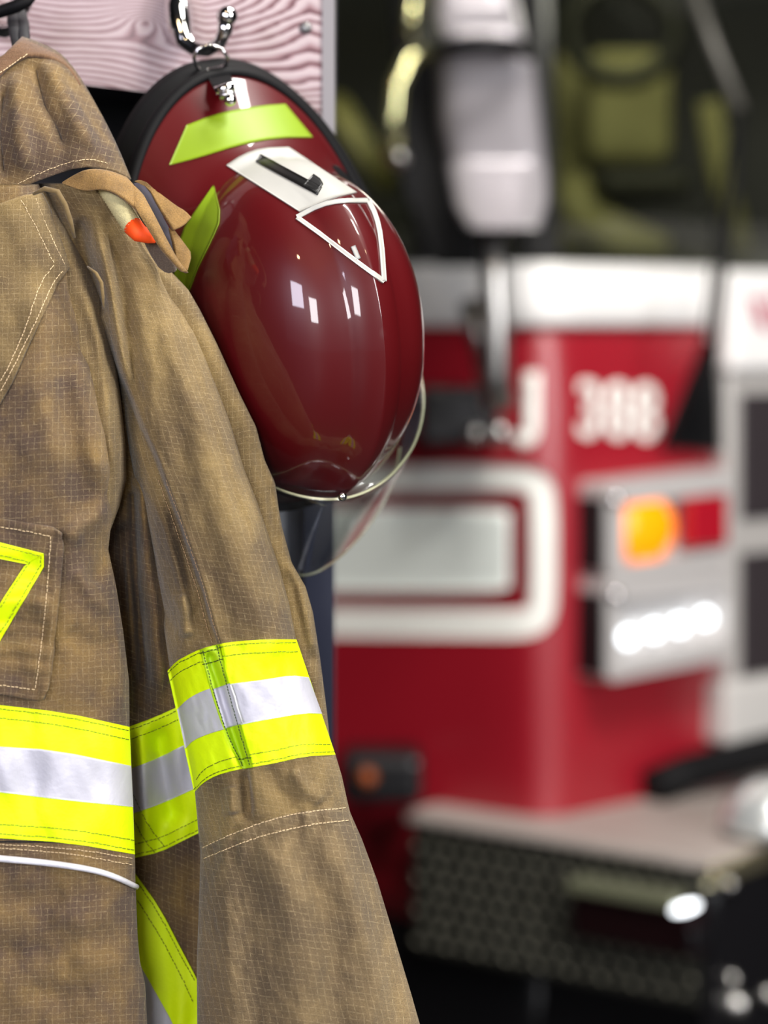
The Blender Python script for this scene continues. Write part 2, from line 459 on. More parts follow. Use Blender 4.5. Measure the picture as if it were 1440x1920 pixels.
for nm, outer, inner in (('signal_cluster', [(1142, 905), (1368, 878), (1368, 1058), (1142, 1085)], [(1172, 946), (1366, 922), (1366, 1028), (1172, 1058)]),
                         ('headlight_cluster', [(1142, 1085), (1368, 1060), (1368, 1236), (1142, 1280)], [(1160, 1128), (1364, 1104), (1364, 1196), (1160, 1236)])):
    co = quad_px(outer, OUT); ci = quad_px(inner, OUT)
    h = ring_quad(nm, co, ci, -OUT, 0.02, M_SATIN, truck)
    # dark cheek: the shade on the housing's left side, put into colour
    (u0, w0), (u1, w1) = co[0], co[3]
    ch = box('shade_cheek', u0-.008, u0+.004, -OUT+.012, .0, w1+.012, w0-.03, M_DARKP, h, M=FM)
    bz = [Vector((u, 0, w)) for u, w in ci]
    # reflector bowl
    V = [FM @ Vector((u, -OUT+.045, w)) for u, w in ci]
    mesh('reflector', V+[v+Vector((0, .01, 0)) for v in V], [(0, 1, 2, 3), (7, 6, 5, 4), (0, 4, 5, 1), (1, 5, 6, 2), (2, 6, 7, 3), (3, 7, 4, 0)], M_SATIN, h, smooth=False)
    if nm == 'signal_cluster':
        u, w = on_facet(1224, 994, OUT)
        bm = bmesh.new(); bmesh.ops.create_uvsphere(bm, u_segments=28, v_segments=14, radius=1)
        for v in bm.verts: v.co = FM @ Vector((u+v.co.x*.076, -OUT+.02+v.co.y*.03, w+v.co.z*.064))
        bmobj('amber_lamp', bm, mat('amber_lens', (250, 150, 10), .3, emis=(255, 120, 0), estr=.85), h)
        ua, wa = on_facet(1292, 932, OUT); ub, wb = on_facet(1364, 1022, OUT)
        box('red_lens', ua, ub, -OUT-.004, -OUT+.03, wb, wa, mat('red_lens', (170, 24, 40), .15, 0, 1), h, bevel=.008, M=FM)
    else:
        mw = mat('lit_led', (255, 255, 255), .3, emis=(238, 248, 255), estr=3)
        for x, y in ((1192, 1197), (1241, 1184), (1289, 1174), (1338, 1160)):
            u, w = on_facet(x, y, OUT)
            bm = bmesh.new(); bmesh.ops.create_uvsphere(bm, u_segments=20, v_segments=10, radius=1)
            for v in bm.verts: v.co = FM @ Vector((u+v.co.x*.018, -OUT+.02+v.co.y*.012, w+v.co.z*.016))
            bmobj('led_lamp', bm, mw, h)
    for x, y in ((outer[0][0]+10, outer[0][1]+24), ):
        u, w = on_facet(x, y+8, OUT)
        bm = bmesh.new(); bmesh.ops.create_uvsphere(bm, u_segments=16, v_segments=10, radius=1)
        for v in bm.verts: v.co = FM @ Vector((u+v.co.x*.014, -OUT-.004+v.co.y*.012, w+v.co.z*.014))
        bmobj('domed_bolt', bm, M_CHROME, h)

# grille surround and grille to the right of the facet
gp = np.array([((1366-CX)/F*4.64, 4.64), ((1440-CX)/F*4.72, 4.72), ((1640-CX)/F*4.92, 4.92)])
gp = smooth_path(gp, 20, 0)
M_GRF = mat('grey_white_surround', (196, 192, 188), .3, .3)
gt = (gp[-1]-gp[0])/np.linalg.norm(gp[-1]-gp[0]); gtv = Vector((gt[0], gt[1], 0)); gnv = Vector((gt[1], -gt[0], 0))
GM = Matrix(((gt[0], -gnv.x, 0, gp[0][0]), (gt[1], -gnv.y, 0, gp[0][1]), (0, 0, 1, 0), (0, 0, 0, 1)))
LG = float(np.linalg.norm(gp[-1]-gp[0]))
def zg(y): return CAMH-(y-HY)/F*4.66
surr = box('grille_surround', 0, LG, 0, .12, zg(1392), zg(690), M_GRF, truck, bevel=.01, M=GM)
for a, b in ((738, 975), (1038, 1268)):
    box('grille_panel', .032, LG-.03, -.008, .03, zg(b), zg(a), vary(mat('grille_mesh', (62, 55, 58), .5, .4), 220, .5, .6, 300), truck, bevel=.006, M=GM)
box('lower_valance', -.02, LG, -.014, .1, zg(1392), zg(1276), mat('light_valance', (205, 202, 198), .3, .1), truck, bevel=.012, M=GM)
vs = box('bonnet_panel', -.012, LG, -.02, .14, zg(700), zg(506), M_TWHITE, truck, bevel=.02, M=GM)
# red lettering strokes on the bonnet panel
M_PINK = mat('red_lettering', (178, 60, 88), .5)
bm = bmesh.new()
for (xa, ya, xb, yb, w) in ((1408, 556, 1424, 606, .012), (1424, 560, 1442, 620, .014), (1422, 594, 1434, 614, .014), (1446, 545, 1462, 620, .012)):
    o = Vector((0, 0, CAMH))
    q = []
    for x, y in ((xa, ya), (xb, yb)):
        d = Vector(P(x, y, 1))-o; p0 = Vector((gp[0][0], gp[0][1], 0))+gnv*.022; t = (p0-o).dot(gnv)/d.dot(gnv); q.append(o+d*t)
    ax = (q[1]-q[0]); s = gnv.cross(ax).normalized()*w/2
    vv = [bm.verts.new(c) for c in (q[0]-s, q[0]+s, q[1]+s, q[1]-s)]; bm.faces.new(vv)
lt = bmobj('bonnet_lettering', bm, M_PINK, truck, False); md = lt.modifiers.new('t', 'SOLIDIFY'); md.thickness = .002
# black rubber gasket below the grille
tube('bumper_gasket', [P(1222, 1478, 4.52), P(1290, 1448, 4.58), P(1440, 1408, 4.64), P(1560, 1380, 4.7)], .036, M_RUB, truck, 12)

# bumper
zb1, zb0 = .672, .405
A0 = Vector(P(770, 0, 4.44)); B0 = Vector(P(1326, 0, 4.05)); A0.z = B0.z = 0
bd = (B0-A0); LB = bd.length; bd.normalize(); bn = Vector((-bd.y, bd.x, 0))
BM = Matrix(((bd.x, bn.x, 0, A0.x), (bd.y, bn.y, 0, A0.y), (0, 0, 1, 0), (0, 0, 0, 1)))
M_TREAD = mat('dark_treadplate', (50, 50, 45), .5, .4)
M_BTOP = vary(mat('worn_bumper_top', (176, 166, 159), .5, .1), 20, .15)
bmp = box('bumper', 0, LB, 0, 1.5, zb0, zb1-.012, M_TREAD, truck, bevel=.012, M=BM)
box('top_plate', -.008, LB+.012, -.012, 1.5, zb1-.022, zb1, M_BTOP, bmp, bevel=.007, M=BM)
box('edge_moulding', LB-.005, LB+.022, -.016, 1.5, zb1-.05, zb1-.012, mat('brass_tint_trim', (214, 204, 168), .25, .9), bmp, bevel=.008, M=BM)
bm = bmesh.new()   # raised tread lozenges, a surface pattern of one part
pit = .034
for i in range(int(LB/pit)+1):
    for j in range(8):
        u = .014+i*pit+(pit/2 if j % 2 else 0); w = zb0+.022+j*.030
        if u > LB-.02: continue
        s = bmesh.ops.create_uvsphere(bm, u_segments=8, v_segments=6, radius=1)
        for v in s['verts']:
            c = v.co; a = .5 if (i+j) % 2 else -.5
            x = c.x*.010; z = c.z*.0055
            v.co = BM @ Vector((u+x*math.cos(a)-z*math.sin(a), -.001+c.y*.0045, w+x*math.sin(a)+z*math.cos(a)))
bmobj('tread_pattern', bm, mat('tread_lozenge', (120, 118, 104), .3, .6), bmp)
def on_side(x, y, out=0):
    o = Vector((0, 0, CAMH)); d = Vector(P(x, y, 1.0))-o
    p0 = A0-bn*out; t = (p0-o).dot(bn)/d.dot(bn); q = o+d*t
    return (q-A0).dot(bd), q.z
ua, wa = on_side(1072, 1650, .03); ub, wb = on_side(1305, 1800, .03)
lamp = box('marker_housing', ua, ub, -.034, .01, wb, wa, mat('dark_red_lens', (22, 6, 8), .35), bmp, bevel=.01, M=BM)
box('chrome_lip', ua, ub-.03, -.05, .0, wa-.018, wa+.006, mat('pale_lip', (112, 114, 92), .4, .2), bmp, bevel=.006, M=BM)
box('chrome_side', ub-.010, ub+.004, -.044, .0, wb+.02, wa-.05, M_DARKP, bmp, bevel=.004, M=BM)
ul, wl = on_side(1285, 1702, .05)
bm = bmesh.new(); bmesh.ops.create_uvsphere(bm, u_segments=20, v_segments=10, radius=1)
for v in bm.verts: v.co = BM @ Vector((ul+v.co.x*.026, -.05+v.co.y*.012, wl+v.co.z*.0085+v.co.x*.009))
bmobj('white_marker_lamp', bm, mat('lit_marker', (255, 255, 255), .3, emis=(245, 250, 255), estr=4), bmp)
# siren dome on the bumper top at the right
bm = bmesh.new(); bmesh.ops.create_uvsphere(bm, u_segments=32, v_segments=20, radius=1)
c = Vector(P(1452, 1568, 4.22))
for v in bm.verts: v.co = Vector((c.x+v.co.x*.098, c.y+v.co.y*.09, zb1+.018+v.co.z*.085 if v.co.z > 0 else zb1+.018+v.co.z*.02))
bmobj('siren_dome', bm, mat('polished_aluminium', (222, 226, 226), .25, .55), bmp)
# hardware under the bumper corner
for px, py, r in ((1368, 1658, .012), (1372, 1835, .014), (1388, 1880, .016), (1440, 1865, .016)):
    bm = bmesh.new(); bmesh.ops.create_uvsphere(bm, u_segments=16, v_segments=10, radius=r); bmesh.ops.translate(bm, verts=bm.verts, vec=P(px, py, 4.06))
    bmobj('bolt', bm, M_STEEL, truck)
tube('tow_bar', [P(1322, 1884, 4.1), P(1372, 1882, 4.06), P(1400, 1884, 4.05)], .02, M_STEEL, truck)
box('bumper_bracket', LB-.01, LB+.02, .0, .6, .1, zb1-.05, M_DARKP, truck, M=BM)
box('underbody', -.1, LB+.4, .12, 1.5, .05, .42, M_DARKP, truck, M=BM)
# black step lamp box at the left of the body
sb = box('step_lamp_box', P(640,0,4.42)[0], P(792,0,4.42)[0], 4.38, 4.52, zrow(1505, 4.4), zrow(1412, 4.4), M_DARKP, truck, bevel=.02)
bm = bmesh.new(); bmesh.ops.create_uvsphere(bm, u_segments=16, v_segments=10, radius=.018); bmesh.ops.translate(bm, verts=bm.verts, vec=P(688, 1458, 4.375))
bmobj('amber_marker', bm, mat('dim_amber', (150, 70, 20), .4), sb)

# windscreen, pillar and dark cab interior
glassm = bpy.data.materials.new('tinted_glass'); glassm.use_nodes = True
nt = glassm.node_tree; nt.nodes.clear()
o_ = nt.nodes.new('ShaderNodeOutputMaterial'); mx = nt.nodes.new('ShaderNodeMixShader'); tr = nt.nodes.new('ShaderNodeBsdfTransparent'); gl = nt.nodes.new('ShaderNodeBsdfGlossy')
tr.inputs[0].default_value = (.74, .75, .66, 1); gl.inputs['Roughness'].default_value = .05; mx.inputs[0].default_value = .06
nt.links.new(tr.outputs[0], mx.inputs[1]); nt.links.new(gl.outputs[0], mx.inputs[2]); nt.links.new(mx.outputs[0], o_.inputs[0])
wpath = np.array([((x-CX)/F*Y, Y) for x, Y in [(-450, 5.15), (700, 4.66), (820, 4.56), (980, 4.50), (1040, 4.50), (1130, 4.57), (1380, 4.80), (1640, 5.02)]])
wpath = smooth_path(wpath, 110, 3)
body_loft('windscreen', [(zr(498), -.03), (zr(250), -.08), (zr(-80), -.18), (zr(-300), -.25)], glassm, truck, wpath)
M_PIL = mat('black_pillar', (24, 24, 24), .5)
tube('corner_pillar', [P(1010, 500, 4.52), P(1000, 250, 4.6), P(985, -80, 4.7)], .045, M_PIL, truck, 10)
tube('side_pillar', [P(820, 500, 4.6), P(800, 250, 4.66), P(770, -80, 4.75)], .05, M_PIL, truck, 10)
box('dash_panel', P(640, 0, 4.9)[0], P(1700, 0, 4.9)[0], 4.95, 5.1, .9, zrow(470, 4.98), M_PIL, truck)
M_OLIVE = vary(mat('olive_upholstery', (150, 146, 108), .8), 6, .35)
def px_box(name, x0, x1, y0, y1, Y0, Y1, m, parent, bevel=.01):
    return box(name, (x0-CX)/F*Y0, (x1-CX)/F*Y0, Y0, Y1, zrow(y1, Y0), zrow(y0, Y0), m, parent, bevel)
px_box('rear_panel', 1040, 1110, 95, 470, 5.6, 5.7, M_OLIVE, truck, .03)
px_box('seat_back', 1100, 1262, 90, 305, 5.4, 5.5, M_OLIVE, truck, .04)
px_box('seat_shell', 1120, 1300, 318, 365, 5.2, 5.5, M_PIL, truck, .02)
tube('seat_side', [P(1060, 340, 5.3), P(1090, 400, 5.3), P(1150, 440, 5.3), P(1240, 480, 5.3)], .05, M_OLIVE, truck, 12, flat=1)
tube('side_panel', [P(1330, 190, 5.3), P(1350, 330, 5.3), P(1390, 470, 5.3)], .028, M_OLIVE, truck, 12)
tube('steering_wheel', [Vector(P(1165+100*math.cos(a), 60+90*math.sin(a), 5.1)) for a in np.linspace(0, 2*math.pi, 48, endpoint=False)], .022, M_PIL, truck, 8, closed=True)
box('cab_interior', P(560,0,6)[0], P(1900,0,6)[0], 6.0, 6.1, .6, 3.2, M_BLACK, truck)
px_box('cab_roof', 700, 1900, -420, -330, 4.9, 6.0, M_TWHITE, truck, .02)
l = bpy.data.lights.new('cab_fill_light', 'POINT'); l.energy = 6; l.color = (1, .98, .86); l.shadow_soft_size = .15  # unseen fill lamp added to brighten the cab interior
lo = bpy.data.objects.new('cab_fill_light', l); COL.objects.link(lo); lo.location = P(1180, -160, 4.95)
# strip seen beside the helmet: yellow striped trim on the door edge
tube('door_edge_strip', [P(628, 190, 4.9), P(660, 240, 4.85), P(735, 355, 4.8)], .034, mat('olive_trim', (160, 156, 104), .5), truck, 10, flat=.6)
# wipers
M_WIP = mat('wiper_grey', (92, 90, 84), .5, .3)
tube('wiper_arm', [P(1300, -20, 4.5), P(1340, 90, 4.46), P(1388, 205, 4.44)], .012, M_WIP, truck, 8)
tube('wiper_blade', [P(1388, 200, 4.44), P(1375, 360, 4.4), P(1352, 540, 4.36), P(1336, 690, 4.34)], .0085, M_RUB, truck, 8)
tube('wiper_linkage', [P(1372, 240, 4.46), P(1345, 420, 4.42), P(1330, 560, 4.38), P(1318, 660, 4.36)], .005, M_RUB, truck, 8)

# mirror
def tube_sheet(name, XL, XR, y0, y1, Df, m, parent, dy=4, nx=40, back=.05, cellang=0.0, ucen=None, hook=None, uvs=1.0):
    """front sheet between two boundary curves x(y), rolled round the edges and closed by a back sheet"""
    ys = np.arange(y0, y1+.1, dy); n = len(ys)
    s = .5-.5*np.cos(np.linspace(0, math.pi, nx)); s = .35*s+.65*np.linspace(0, 1, nx)
    xl = XL(ys)[:, None]; xr = XR(ys)[:, None]
    X = xl+(xr-xl)*s[None, :]; Yp = np.repeat(ys[:, None], nx, 1)
    D = Df(X, Yp)
    V = Pn(X, Yp, D)
    e = 2*s-1
    # back side points, walked right to left
    sb = s[::-1][1:-1]; Xb = xl+(xr-xl)*sb[None, :]
    Db = D[:, -1:]*sb[None, :]+D[:, :1]*(1-sb[None, :])+back*np.sqrt(np.maximum(0, 1-(2*sb-1)**2))[None, :]
    Vb = Pn(Xb, np.repeat(ys[:, None], len(sb), 1), Db)
    A = np.concatenate([V, Vb], 1); m_ = A.shape[1]
    xc = (ucen(ys)[:, None] if ucen is not None else xl*0)
    U = (X-xc); W = Yp+cellang*(X-xc)
    uv = np.stack([U, W], -1); uvb = np.stack([(Xb-xc), np.repeat(ys[:, None], len(sb), 1)], -1)
    uv = np.concatenate([uv, uvb], 1)*uvs
    Fc = grid_faces(n, m_, close=True)[:, ::-1]
    fc = [tuple(f) for f in Fc]
    fc.append(tuple(range(m_))[::-1]); fc.append(tuple((n-1)*m_+i for i in range(m_)))
    return mesh(name, A.reshape(-1, 3), fc, m, parent, uv=uv.reshape(-1, 2))
def const(v): return lambda y: np.zeros_like(np.asarray(y, float))+v
def mirror_depth(XL, XR, base, r=.05, tilt=None):
    def f(x, y):
        e = np.clip(2*(x-XL(y))/(XR(y)-XL(y))-1, -1, 1)
        return base+r*(1-np.sqrt(1-.97*np.abs(e)**5))+(tilt(y) if tilt else 0)
    return f
mir = thing  # (name kept short below)
ML = ybound([(822, 84), (818, 120), (822, 240), (840, 330), (852, 390), (880, 434)], 15); MR = ybound([(965, 84), (1000, 112), (1015, 240), (1026, 330), (1027, 380), (1010, 434)], 15)
def tilt(y): return .055*np.clip((y-84)/216, 0, 1)-.13*np.clip((y-300)/110, 0, 1.2)**1.3
M_MIR = mat('mirror_shell', (170, 165, 169), .36, .4)
body_loft('lower_skirt', [(.10, -.03), (.25, -.02), (.44, -.004)], M_DARKP, truck)
mh = tube_sheet('mirror_housing', ML, MR, 86, 432, mirror_depth(ML, MR, 4.12, .05, tilt), M_MIR, truck, 6, 30, .08)
tube('mirror_band', [P(822, 92, 4.08), P(850, 84, 4.04), P(900, 80, 4.02), P(960, 84, 4.04), P(992, 100, 4.1)], .014, M_GLOSSB, mh, 8)
ML2 = ybound([(808, -60), (812, 0), (822, 74)], 9); MR2 = ybound([(955, -60), (968, 0), (985, 74)], 9)
tube_sheet('upper_mirror', ML2, MR2, -60, 72, mirror_depth(ML2, MR2, 4.12, .05, lambda y: -.04*np.clip((y-10)/30, 0, 1.5)), M_MIR, mh, 6, 24, .08)
tube_sheet('mirror_back', ybound([(745, 100), (735, 200), (745, 330), (800, 470), (820, 500)]), ybound([(850, 100), (860, 300), (890, 430), (930, 480), (960, 500)]), 100, 500, lambda x, y: 4.24+0*x, M_GLOSSB, mh, 8, 12, .06)
tube('mirror_rim', [P(800, 96, 4.16), P(768, 110, 4.15), P(742, 160, 4.14), P(735, 230, 4.14), P(740, 300, 4.15)], .017, M_LAMPTINT, mh, 14)
tube('upper_rim', [P(780, -30, 4.16), P(770, 30, 4.15), P(768, 70, 4.15)], .014, M_LAMPTINT, mh, 12)
tube('rim_knob', [P(747, 292, 4.13), P(748, 304, 4.12)], .016, M_STEEL, mh, 12)
arm = tube('mirror_arm', [P(925, 410, 4.16), P(925, 520, 4.14), P(930, 600, 4.14), P(928, 700, 4.14), P(935, 760, 4.16)], [.026, .024, .024, .026, .03], M_STEEL, truck, 14)
tube('mirror_strut', [P(880, 560, 4.2), P(900, 640, 4.2), P(915, 720, 4.22)], .02, M_STEEL, arm, 10)
px_box('mirror_bracket', 790, 935, 726, 832, 4.32, 4.46, M_DARKP, truck, .01)
for x, y, r in ((938, 738, .024), (935, 812, .022), (890, 812, .016)):
    bm = bmesh.new(); bmesh.ops.create_uvsphere(bm, u_segments=18, v_segments=12, radius=r); bmesh.ops.translate(bm, verts=bm.verts, vec=P(x, y, 4.27))
    bmobj('bracket_knob', bm, M_STEEL, truck)

# ------------------------------------------------------------------ locker rack with wooden hook board
YB = 2.20     # front face of the board at its right end
rack = thing('locker_rack', 'navy metal locker end panel below the wooden hook board', 'locker', (P(600, 0, 2.2)[0], 2.2, 0))
NAVY = vary(mat('navy_paint', (44, 48, 66), .45), 8, .1)
zt = 2.3
bm = bmesh.new()
q = [P(571, 0, 2.29), P(626, 0, 2.29), P(625, 0, 2.9), P(590, 0, 2.9)]
lo_ = [bm.verts.new((v[0], v[1], 0)) for v in q]; hi_ = [bm.verts.new((v[0], v[1], zt)) for v in q]
bm.faces.new(lo_[::-1]); bm.faces.new(hi_)
for i in range(4): bm.faces.new((lo_[i], lo_[(i+1) % 4], hi_[(i+1) % 4], hi_[i]))
bmobj('end_panel', bm, NAVY, rack, smooth=False)
box('post', P(518,0,2.31)[0], P(562,0,2.31)[0], 2.31, 2.35, 0, zt-.2, mat('grey_post', (205, 208, 220), .4, .0), rack, bevel=.003)
box('back_panel', -1.6, P(571,0,2.24)[0]-.001, 2.86, 2.9, 0, zt, M_BLACK, rack)
box('top_shelf', -1.6, P(571,0,2.24)[0]-.001, 2.36, 2.86, 1.86, 1.88, M_BLACK, rack)

# board: slightly turned, left end nearer
woodm = bpy.data.materials.new('pink_washed_wood'); woodm.use_nodes = True
nt = woodm.node_tree; N = nt.nodes; L = nt.links; b = N['Principled BSDF']; b.inputs['Roughness'].default_value = .55
at = N.new('ShaderNodeAttribute'); at.attribute_name = 'grain'
tc = N.new('ShaderNodeTexCoord')
mp = N.new('ShaderNodeMapping'); mp.inputs['Scale'].default_value = (9, 9, 60); L.new(tc.outputs['Object'], mp.inputs[0])
nz = N.new('ShaderNodeTexNoise'); nz.inputs['Scale'].default_value = 1; nz.inputs['Detail'].default_value = 5; L.new(mp.outputs[0], nz.inputs['Vector'])
ma = N.new('ShaderNodeMath'); ma.operation = 'MULTIPLY_ADD'; L.new(nz.outputs['Fac'], ma.inputs[0]); ma.inputs[1].default_value = 1.3; L.new(at.outputs['Fac'], ma.inputs[2])
fr_ = N.new('ShaderNodeMath'); fr_.operation = 'FRACT'; L.new(ma.outputs[0], fr_.inputs[0])
cr = N.new('ShaderNodeValToRGB'); L.new(fr_.outputs[0], cr.inputs[0])
e = cr.color_ramp.elements; e[0].position = 0; e[0].color = lin((182, 165, 167)); e[1].position = 1; e[1].color = lin((180, 161, 164))
for p_, c_ in ((.35, (178, 162, 164)), (.62, (134, 98, 103)), (.78, (66, 32, 38)), (.88, (120, 80, 86))):
    k = e.new(p_); k.color = lin(c_)
n3 = N.new('ShaderNodeTexNoise'); n3.inputs['Scale'].default_value = 7; L.new(tc.outputs['Object'], n3.inputs['Vector'])
mr = N.new('ShaderNodeMapRange'); L.new(n3.outputs['Fac'], mr.inputs[0]); mr.inputs[1].default_value = .35; mr.inputs[2].default_value = .65; mr.inputs[3].default_value = .6; mr.inputs[4].default_value = 1.0
mxw = N.new('ShaderNodeMix'); mxw.data_type = 'RGBA'; L.new(mr.outputs[0], mxw.inputs[0]); mxw.inputs[6].default_value = lin((168, 150, 154)); L.new(cr.outputs[0], mxw.inputs[7])
L.new(mxw.outputs[2], b.inputs['Base Color'])
bL = Vector(P(-500, 0, 2.14)); bR = Vector(P(604, 0, YB)); bL.z = bR.z = 0
wd = (bR-bL); LW = wd.length; wd.normalize(); wn = Vector((wd.y, -wd.x, 0))
if wn.y > 0: wn = -wn
z0b, z1b = CAMH-(172-HY)/F*YB-.001, CAMH-(172-HY)/F*YB+.24
z0b = CAMH-(225-HY)/F*YB
nx_, nz_ = 300, 70
u = np.linspace(0, LW, nx_); w = np.linspace(z0b, z1b, nz_)
U, W = np.meshgrid(u, w)
slope_drop = .0
Xb = bL.x+wd.x*U; Yb = bL.y+wd.y*U
pxx = CX+Xb/Yb*F; pyy = HY-(W-CAMH)/Yb*F
gr = (pyy-230)/(13.0+13*np.clip((pxx-380)/200, 0, 1)**1.5)+.35*np.sin(pxx/70)+.2*np.sin(pxx/31+1)
for kx, ky, kr, ka in ((275, 76, 34, 6.0), (-60, 60, 60, 4), (560, 175, 120, -3.5)):
    r_ = np.hypot((pxx-kx)/1.5, pyy-ky)
    gr = gr+ka*np.exp(-(r_/kr)**1.3)
gr = gr-1.6*np.clip((pxx-330)/300, 0, 2)**1.4*np.clip((190-pyy)/80, -1, 2)
V = [(a, b_, c) for a, b_, c in zip(Xb.ravel(), Yb.ravel(), W.ravel())]; k0 = len(V)
V += [(a-wn.x*.024, b_-wn.y*.024, c) for a, b_, c in V[:k0]]
Fc = [tuple(f) for f in grid_faces(nz_, nx_)]+[tuple(f[::-1]) for f in grid_faces(nz_, nx_, k0)]
for j in range(nx_-1):
    Fc.append((j, k0+j, k0+j+1, j+1)); a = (nz_-1)*nx_; Fc.append((a+j, a+j+1, k0+a+j+1, k0+a+j))
for i in range(nz_-1):
    a = i*nx_; Fc.append((a, a+nx_, k0+a+nx_, k0+a)); a += nx_-1; Fc.append((a, k0+a, k0+a+nx_, a+nx_))
# the lower edge runs at a slight slope; the board's right end reaches further down behind the helmet
for i in range(len(V)):
    x, y_, z = V[i]; px_ = CX+x/y_*F
    ztop = z1b; f_ = (ztop-z)/(z1b-z0b)
    edge = CAMH-((158 if px_ < 150 else 158+(px_-150)*.12)-HY)/F*y_
    V[i] = (x, y_, ztop-(ztop-edge)*f_) if px_ < 1e9 else V[i]
board = thing('hook_board', 'pink washed wooden board with chrome coat hooks screwed to it', 'board', (bR.x, bR.y, z1b-.1))
wb_ = mesh('board', V, Fc, woodm, board, smooth=False)
at_ = wb_.data.attributes.new('grain', 'FLOAT', 'POINT'); g2 = np.r_[gr.ravel(), gr.ravel()]; at_.data.foreach_set('value', g2.astype(np.float32))
# right part of the board hangs lower as an upright, ending in a grey metal edge
zlow = CAMH-(300-HY)/F*YB
M_LT = mat('upright_wash', (208, 188, 196), .55)
uprt = mesh('board_upright', *(lambda a, b_: ([(*a, zlow), (*b_, zlow), (*b_, z0b+.03), (*a, z0b+.03), (a[0]-wn.x*.02, a[1]-wn.y*.02, zlow), (b_[0]-wn.x*.02, b_[1]-wn.y*.02, zlow), (b_[0]-wn.x*.02, b_[1]-wn.y*.02, z0b+.03), (a[0]-wn.x*.02, a[1]-wn.y*.02, z0b+.03)],
      [(0, 1, 2, 3), (7, 6, 5, 4), (0, 4, 5, 1), (1, 5, 6, 2), (2, 6, 7, 3), (3, 7, 4, 0)]))(((bR-wd*.078-wn*.001).x, (bR-wd*.078-wn*.001).y), ((bR-wn*.001).x, (bR-wn*.001).y)), M_LT, board, smooth=False)
eb = Vector(P(627, 0, YB+.02)); 
bm = bmesh.new()
q = [bR+wn*.003, Vector((eb.x, eb.y, 0)), Vector((eb.x, eb.y+.03, 0)), bR-wn*.03]
lo_ = [bm.verts.new((v.x, v.y, zlow)) for v in q]; hi_ = [bm.verts.new((v.x, v.y, z1b)) for v in q]
bm.faces.new(lo_[::-1]); bm.faces.new(hi_)
for i in range(4): bm.faces.new((lo_[i], lo_[(i+1) % 4], hi_[(i+1) % 4], hi_[i]))
bmobj('metal_edge', bm, mat('grey_edge', (176, 172, 178), .35, .4), board, smooth=False)
def board_pt(x, y, out=0.0):
    o = Vector((0, 0, CAMH)); d = Vector(P(x, y, 1.0))-o
    p0 = bR+wn*out; t = (p0-o).dot(wn)/d.dot(wn); return o+d*t
bm = bmesh.new(); bmesh.ops.create_uvsphere(bm, u_segments=20, v_segments=10, radius=1)
c = board_pt(573, 52, .001)
for v in bm.verts: v.co = c+Vector((v.co.x*.0058, v.co.y*.0035, v.co.z*.0058))
bmobj('screw', bm, mat('dull_screw', (120, 120, 120), .4, .8), board)

def coat_hook(name, label, x0, y0, sc=1.0):
    """chrome hook screwed to the board: plate, curl with a ball end, origin at the plate foot"""
    c = board_pt(x0, y0, 0)
    h = thing(name, label, 'coat hook', tuple(c), 'chrome hooks on the wooden board')
    def B(dx, dy, out): return board_pt(x0+dx*sc, y0+dy*sc, out)
    pl_ = tube('hook_plate', [B(-8, -140, .013), B(-8, -80, .013), B(-6, -20, .013), B(4, 10, .012)], [.010, .014, .015, .007], M_CHROME, h, 14, flat=.6)
    tube('hook_arm', [B(-10, -90, .012), B(-6, -50, .022), B(-2, -20, .030), B(8, 8, .036), B(26, 22, .042), B(50, 24, .050), B(72, 12, .058), B(82, -12, .062), B(84, -34, .064)],
         [.012, .0135, .0125, .0095, .0068, .0062, .0062, .007, .008], M_CHROME, h, 14)
    bm = bmesh.new(); bmesh.ops.create_uvsphere(bm, u_segments=20, v_segments=12, radius=.0098); bmesh.ops.translate(bm, verts=bm.verts, vec=B(86, -40, .066))
    bmobj('hook_ball', bm, M_CHROME, h)
    return h
hk = coat_hook('coat_hook', 'chrome hook on the wooden board with the red helmet hanging from it', 340, 70)
hk2 = coat_hook('coat_hook', 'chrome hook at the top left corner carrying the brown jacket', -28, 40, .8)

# ------------------------------------------------------------------ helmet
HC = Vector(P(541, 612, 2.06))
def P2(x, y, Y): return P(x, y, Y-.04)
yaw = math.radians(32); pitch = math.radians(-2); roll = math.radians(9)
wv = Vector((math.sin(yaw)*math.cos(pitch), -math.cos(yaw)*math.cos(pitch), math.sin(pitch)))
v0 = Vector((-math.sin(roll), 0, math.cos(roll))); vv_ = (v0-wv*v0.dot(wv)).normalized(); uv_ = vv_.cross(wv)
if uv_.x < 0: uv_ = -uv_
def H(u, v, w): return HC+uv_*u+vv_*v+wv*w
helmet = thing('fire_helmet', 'glossy red fire helmet marked 1 with lime trapezoids and clear visor', 'helmet', tuple(HC))
AH, BT, BBm, HH = .100, .147, .150, .150
def dome_pt(t, al):
    ca, sa = math.cos(al), math.sin(al)
    cu = math.cos(t); sv = math.sin(t)
    p = .92
    u = AH*ca**p*math.copysign(abs(cu)**.95, cu); v = (BT if sv > 0 else BBm)*ca**p*math.copysign(abs(sv)**.95, sv)
    w = HH*sa
    # raised comb along the middle and shallow flats beside it
    k = max(0, 1-abs(u)/.024); amp = .0075*min(1, al/.25)*(1 if v < .10 else max(0, 1-(v-.10)/.05))
    n = Vector((u/AH**2, v/BT**2, w/HH**2)).normalized()
    d = n*amp*k-n*.0025*math.exp(-((abs(u)-.034)/.014)**2)*min(1, al/.3)
    return H(u+d.x, v+d.y, w+d.z)
V = []; na, nt_ = 60, 160
for i in range(na):
    al = (math.pi/2-.004)*(i/(na-1))
    for j in range(nt_): V.append(dome_pt(2*math.pi*j/nt_, al))
Fc = [tuple(f) for f in grid_faces(na, nt_, close=True)]; Fc.append(tuple((na-1)*nt_+j for j in range(nt_)))
